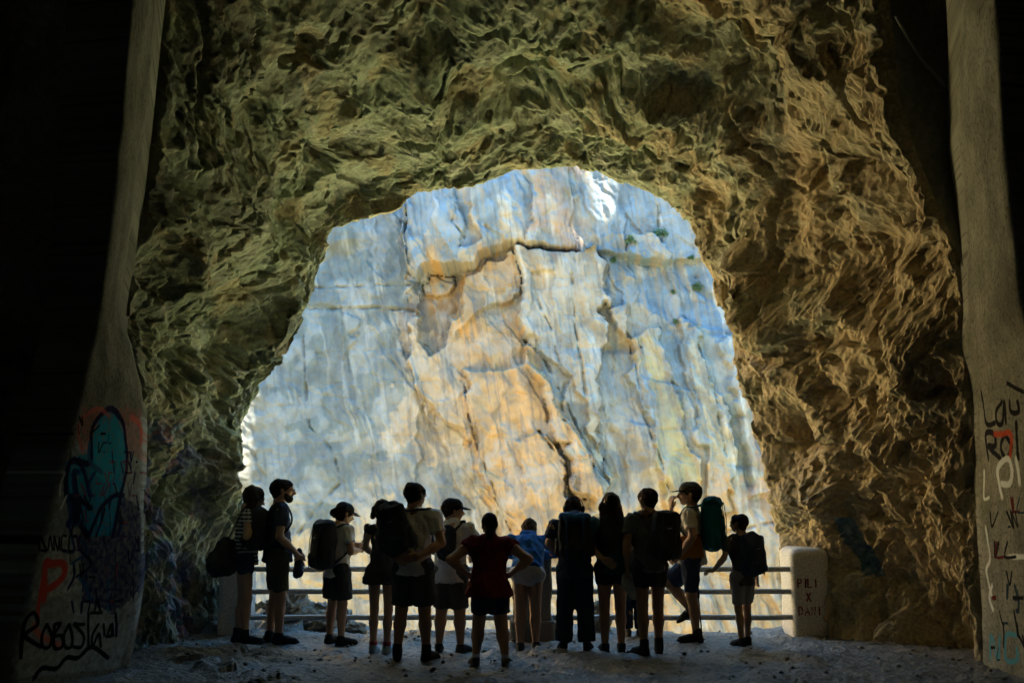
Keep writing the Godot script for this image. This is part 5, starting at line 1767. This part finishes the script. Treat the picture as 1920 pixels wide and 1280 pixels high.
	# 12 child mostly hidden between them
	p = person({"x": 1189, "y": 1197, "h": 1.30, "yaw": 0.0, "label": "child in blue jeans half hidden between two women", "lean": 6.0, "nod": 20.0, "bulk": 0.95, "shoulder": 0.10,
		"arms": [lean_l, lean_r], "feet": feet.call(0.05, 8.0, -8.0, 0.0), "shorts": 1.9, "shorts_wide": 1.1, "shorts_name": "jeans", "shorts_color": ["dark_denim", Color(0.03, 0.045, 0.08)], "shirt_name": "jacket", "shirt_color": dark_grey, "hem": 0.46, "sleeve": 1.8, "shoe_color": ["grey_mesh", Color(0.12, 0.12, 0.11)], "hair": ["short", "brown_hair", brown_hair]})

	# 13 man in profile with a teal rucksack
	p = person({"x": 1302, "y": 1206, "top": 905, "yaw": 70.0, "label": "man in camouflage cap and pale tee, hand at his mouth", "lean": -1.0, "stoop": 2.0, "look": 8.0, "nod": -2.0, "bulk": 1.0, "shoulder": 0.11, "eyes": true, "skin": 1,
		"arms": [[Vector3(-0.155, 0.665, 0.035), Vector3(-0.12, 0.545, -0.055), Vector3(0, -0.6, -1), Vector3(0.2, 0.6, -0.3), 0.7], [Vector3(0.13, 0.715, -0.155), Vector3(0.045, 0.835, -0.135), Vector3(-0.35, 0.9, 0.05), Vector3(-0.6, 0.3, 0.4), 0.9]],
		"feet": [[Vector3(-0.03, 0.046, 0.02), 5.0], [Vector3(0.10, 0.19, -0.04), -10.0, Vector3(0.09, 0.345, -0.165), -28.0]], "shorts": 0.86, "shorts_wide": 1.2, "shorts_color": navy, "shirt_color": ["cream_cotton", Color(0.58, 0.55, 0.48)], "hem": 0.485, "sleeve": 0.66, "shoe_color": boot, "boot": 0.04, "hair": ["short", "dark_brown_hair", Color(0.035, 0.025, 0.02)], "hat": camo})
	glasses(p)
	backpack(p, "teal hiking rucksack on the man in camouflage cap", {"color": ["teal_nylon", Color(0.012, 0.13, 0.165)], "color2": ["dark_teal_nylon", Color(0.008, 0.07, 0.095)], "w": 0.088, "tall": 0.315, "deep": 0.072, "low": -0.045})
	var folder := thing("folder", "orange folder held at the hip by the man in profile", "folder", p.at, p.yaw)
	var board := part("folder_cover", box_mesh(Vector3(-0.006, -0.13, -0.165), Vector3(0.006, 0.13, 0.165)), cloth("orange_card", Color(0.42, 0.15, 0.025)), folder)
	board.transform = Transform3D(Basis(Vector3.RIGHT, deg_to_rad(-8.0)), Vector3(-0.112, 0.595, -0.005) * p.h)
	var sheet := part("paper_sheets", box_mesh(Vector3(-0.010, -0.122, -0.16), Vector3(-0.0065, 0.126, 0.155)), cloth("orange_paper", Color(0.40, 0.16, 0.04)), folder)
	sheet.transform = board.transform
	var pole := thing("trekking_pole", "thin black trekking pole standing beside the man in profile", "pole", on_ground(1318, 1206), 0.0)
	var up := px(1308, 1100, 11.6) - on_ground(1318, 1206)
	part("shaft", tube_mesh([Vector3.ZERO, up * 0.8], 0.009, 8), cloth(black[0], black[1]), pole)
	part("grip", tube_mesh([up * 0.8, up * 0.83, up * 0.97, up], [0.012, 0.017, 0.016, 0.012], 8), cloth("grip_rubber", Color(0.02, 0.02, 0.02)), pole)
	part("basket", tube_mesh([up * 0.06, up * 0.075], 0.03, 12), cloth("grip_rubber", Color(0.02, 0.02, 0.02)), pole)

	# 14 boy
	p = person({"x": 1397, "y": 1212, "top": 963, "yaw": 22.0, "label": "boy in a dark tee and pale shorts with one hand on the rail", "lean": 1.0, "look": 22.0, "bulk": 0.86, "shoulder": 0.092,
		"arms": [[Vector3(-0.165, 0.665, 0.0), Vector3(-0.205, 0.565, -0.09), Vector3(-0.3, -0.2, -1), Vector3(1, 0, -0.3), 0.5], hang_r],
		"feet": feet.call(0.045, 8.0, -14.0, 0.025), "shorts": 0.86, "shorts_wide": 1.25, "shorts_color": ["pale_grey_cotton", Color(0.30, 0.31, 0.32)], "shirt_color": dark_grey, "hem": 0.46, "sleeve": 0.66, "shoe_color": boot, "boot": 0.02, "hair": ["short", "black_hair", dark_hair]})
	backpack(p, "navy school backpack with dangling strap on the boy", {"color": navy, "color2": ["blue_nylon", Color(0.03, 0.07, 0.13)], "w": 0.095, "tall": 0.28, "deep": 0.06, "low": -0.07, "side": 0.03, "marks": true, "lid": false})

func face_prims(p: Dictionary, list: Array) -> Array:
	var r := []
	for c in list:
		r.append([(p.skull + p.hb * c[0]) * p.h, (p.skull + p.hb * c[1]) * p.h, c[2] * p.h, c[3] * p.h, c[4], p.hb * c[5], c[6]])
	return r

func glasses(p: Dictionary) -> void:
	var st := SurfaceTool.new()
	st.begin(Mesh.PRIMITIVE_TRIANGLES)
	for s in [-1, 1]:
		var ring := []
		for k in 13:
			var a := TAU * k / 12.0
			ring.append((p.skull + p.hb * Vector3(s * 0.021 + cos(a) * 0.015, 0.003 + sin(a) * 0.011, -0.071)) * p.h)
		tube_into(st, ring, 0.0022, 5)
		tube_into(st, [(p.skull + p.hb * Vector3(s * 0.036, 0.005, -0.07)) * p.h, (p.skull + p.hb * Vector3(s * 0.053, 0.006, 0.0)) * p.h], 0.0022, 5)
	st.generate_normals()
	part("glasses", st.commit(), cloth("black_cloth", Color(0.046, 0.049, 0.055)), p.node)

# ---------------------------------------------------------------- shrubs on the cliff and boulders at the edge
func build_shrubs() -> void:
	var leaf := plain("shrub_leaf", Color(0.05, 0.085, 0.04), 0.8)
	leaf.cull_mode = BaseMaterial3D.CULL_DISABLED
	leaf.vertex_color_use_as_albedo = false
	leaf.backlight_enabled = true
	leaf.backlight = Color(0.25, 0.3, 0.1)
	var twig := plain("shrub_twig", Color(0.09, 0.07, 0.05), 0.9)
	var spots := [[1238, 440, 0.34, "round green shrub growing from the cliff crack above the pale block"], [1182, 452, 0.26, "small green shrub at the left corner of the pale block"], [1306, 542, 0.30, "straggly shrub on the blue slab of the cliff"], [1150, 490, 0.16, "tiny tuft in the crevice beside the pale block"], [1296, 484, 0.15, "tiny tuft on the bedding ledge of the cliff"], [1268, 604, 0.15, "tiny tuft below the straggly shrub"], [1262, 548, 0.12, "tiny tuft beside the straggly shrub"]]
	for sp in spots:
		var at := on_cliff(sp[0], sp[1])
		var r: float = sp[2]
		var t := thing("cliff_shrub", sp[3], "shrub", at, 0.0, "shrubs rooted in the cliff")
		var st := SurfaceTool.new()
		st.begin(Mesh.PRIMITIVE_TRIANGLES)
		var tips := []
		for k in 9:
			var dir := Vector3(rng.randf_range(-1, 1), rng.randf_range(-0.4, 1.0), rng.randf_range(0.3, 1.1)).normalized()
			var tip := dir * r * rng.randf_range(0.5, 1.0)
			tips.append(tip)
			tube_into(st, [Vector3(0, 0, -0.08), tip * 0.5 + Vector3(0, 0.02, 0), tip], [0.012, 0.008, 0.004], 5)
		st.generate_normals()
		part("stem", st.commit(), twig, t)
		st = SurfaceTool.new()
		st.begin(Mesh.PRIMITIVE_TRIANGLES)
		for k in int(500 * r / 0.3):
			var c: Vector3 = tips[rng.randi() % tips.size()] * rng.randf_range(0.5, 1.1) + Vector3(rng.randfn(), rng.randfn(), rng.randfn()) * r * 0.2
			var a := Vector3(rng.randfn(), rng.randfn(), rng.randfn()).normalized()
			var b := a.cross(Vector3(rng.randfn(), rng.randfn(), rng.randfn())).normalized()
			var s := rng.randf_range(0.025, 0.05)
			for v in [c - a * s, c + b * s * 0.5, c + a * s, c - a * s, c + a * s, c - b * s * 0.5]:
				st.add_vertex(v)
		st.generate_normals()
		part("foliage", st.commit(), leaf, t)
	# loose boulders
	var stone := rock_mat("boulder", 2.0, 1.5)
	for b in [[1026, 1196, 12.6, 0.19, 0.13, "grey boulder beyond the rail beside the stone pillar"], [1120, 1196, 12.6, 0.20, 0.24, "upright brown boulder beyond the rail behind the man in jeans"], [600, 1196, 12.7, 0.30, 0.17, "flat boulder on the rubble beyond the rail"], [540, 1182, 12.8, 0.34, 0.22, "broken boulder on the rubble behind the left railing"], [662, 1200, 12.5, 0.16, 0.09, "small stone at the edge behind the girl in tunic"]]:
		var at := px(b[0], b[1], b[2])
		at.y = minf(ground_y(at.x, at.z), 0.12) - 0.03
		var t := thing("boulder", b[5], "boulder", at, rng.randf() * TAU, "boulders at the drop")
		var nu := 40
		var nv := 24
		var pos := PackedVector3Array()
		var col := PackedColorArray()
		var n1 := cells(301 + int(b[0]), 3.0, FastNoiseLite.RETURN_CELL_VALUE)
		var n2 := noise(302 + int(b[0]), 4.0, 4)
		for j in nv:
			for i in nu:
				var th := PI * j / (nv - 1)
				var ph := TAU * i / (nu - 1)
				var d := Vector3(sin(th) * cos(ph), -cos(th), sin(th) * sin(ph))
				var k := 1.0 + n1.get_noise_3dv(d * 0.7) * 0.16 + n2.get_noise_3dv(d * 0.6) * 0.3
				pos.append(d * k * Vector3(b[3], b[4], b[3] * 0.8) + Vector3(0, b[4] * 0.5, 0))
				var g := 0.24 + n2.get_noise_3dv(d * 2.0) * 0.08
				col.append(Color(g, g * 0.92, g * 0.75))
		part("stone", grid_mesh(nu, nv, pos, col), stone, t)

	# loose gravel on the floor
	var st2 := SurfaceTool.new()
	st2.begin(Mesh.PRIMITIVE_TRIANGLES)
	for k in 900:
		var x := rng.randf_range(-4.8, 4.8)
		var z := -rng.randf_range(8.6, 12.7)
		var r := 0.008 + 0.03 * pow(rng.randf(), 4.0)
		var at := Vector3(x, ground_y(x, z) + r * 0.25, z)
		var pts := []
		for d in [Vector3(1, 0, 0), Vector3(0.2, 0.1, 1), Vector3(-1, 0, 0.2), Vector3(-0.1, 0, -1), Vector3(0, 0.8, 0), Vector3(0, -0.6, 0)]:
			pts.append(at + (d * rng.randf_range(0.6, 1.2)).rotated(Vector3.UP, k) * r)
		for f in [[0, 1, 4], [1, 2, 4], [2, 3, 4], [3, 0, 4], [1, 0, 5], [2, 1, 5], [3, 2, 5], [0, 3, 5]]:
			for v in f:
				st2.set_color(Color(0.24, 0.235, 0.21) * (0.6 + 0.8 * ((k * 37) % 11) / 11.0))
				st2.add_vertex(pts[v])
	st2.generate_normals()
	var gravel := MeshInstance3D.new()
	gravel.name = "gravel"
	gravel.mesh = st2.commit()
	gravel.material_override = stone
	gravel.set_meta("kind", "stuff")
	tag(gravel, "loose grey gravel scattered over the gallery floor", "gravel")
	add_child(gravel, true)
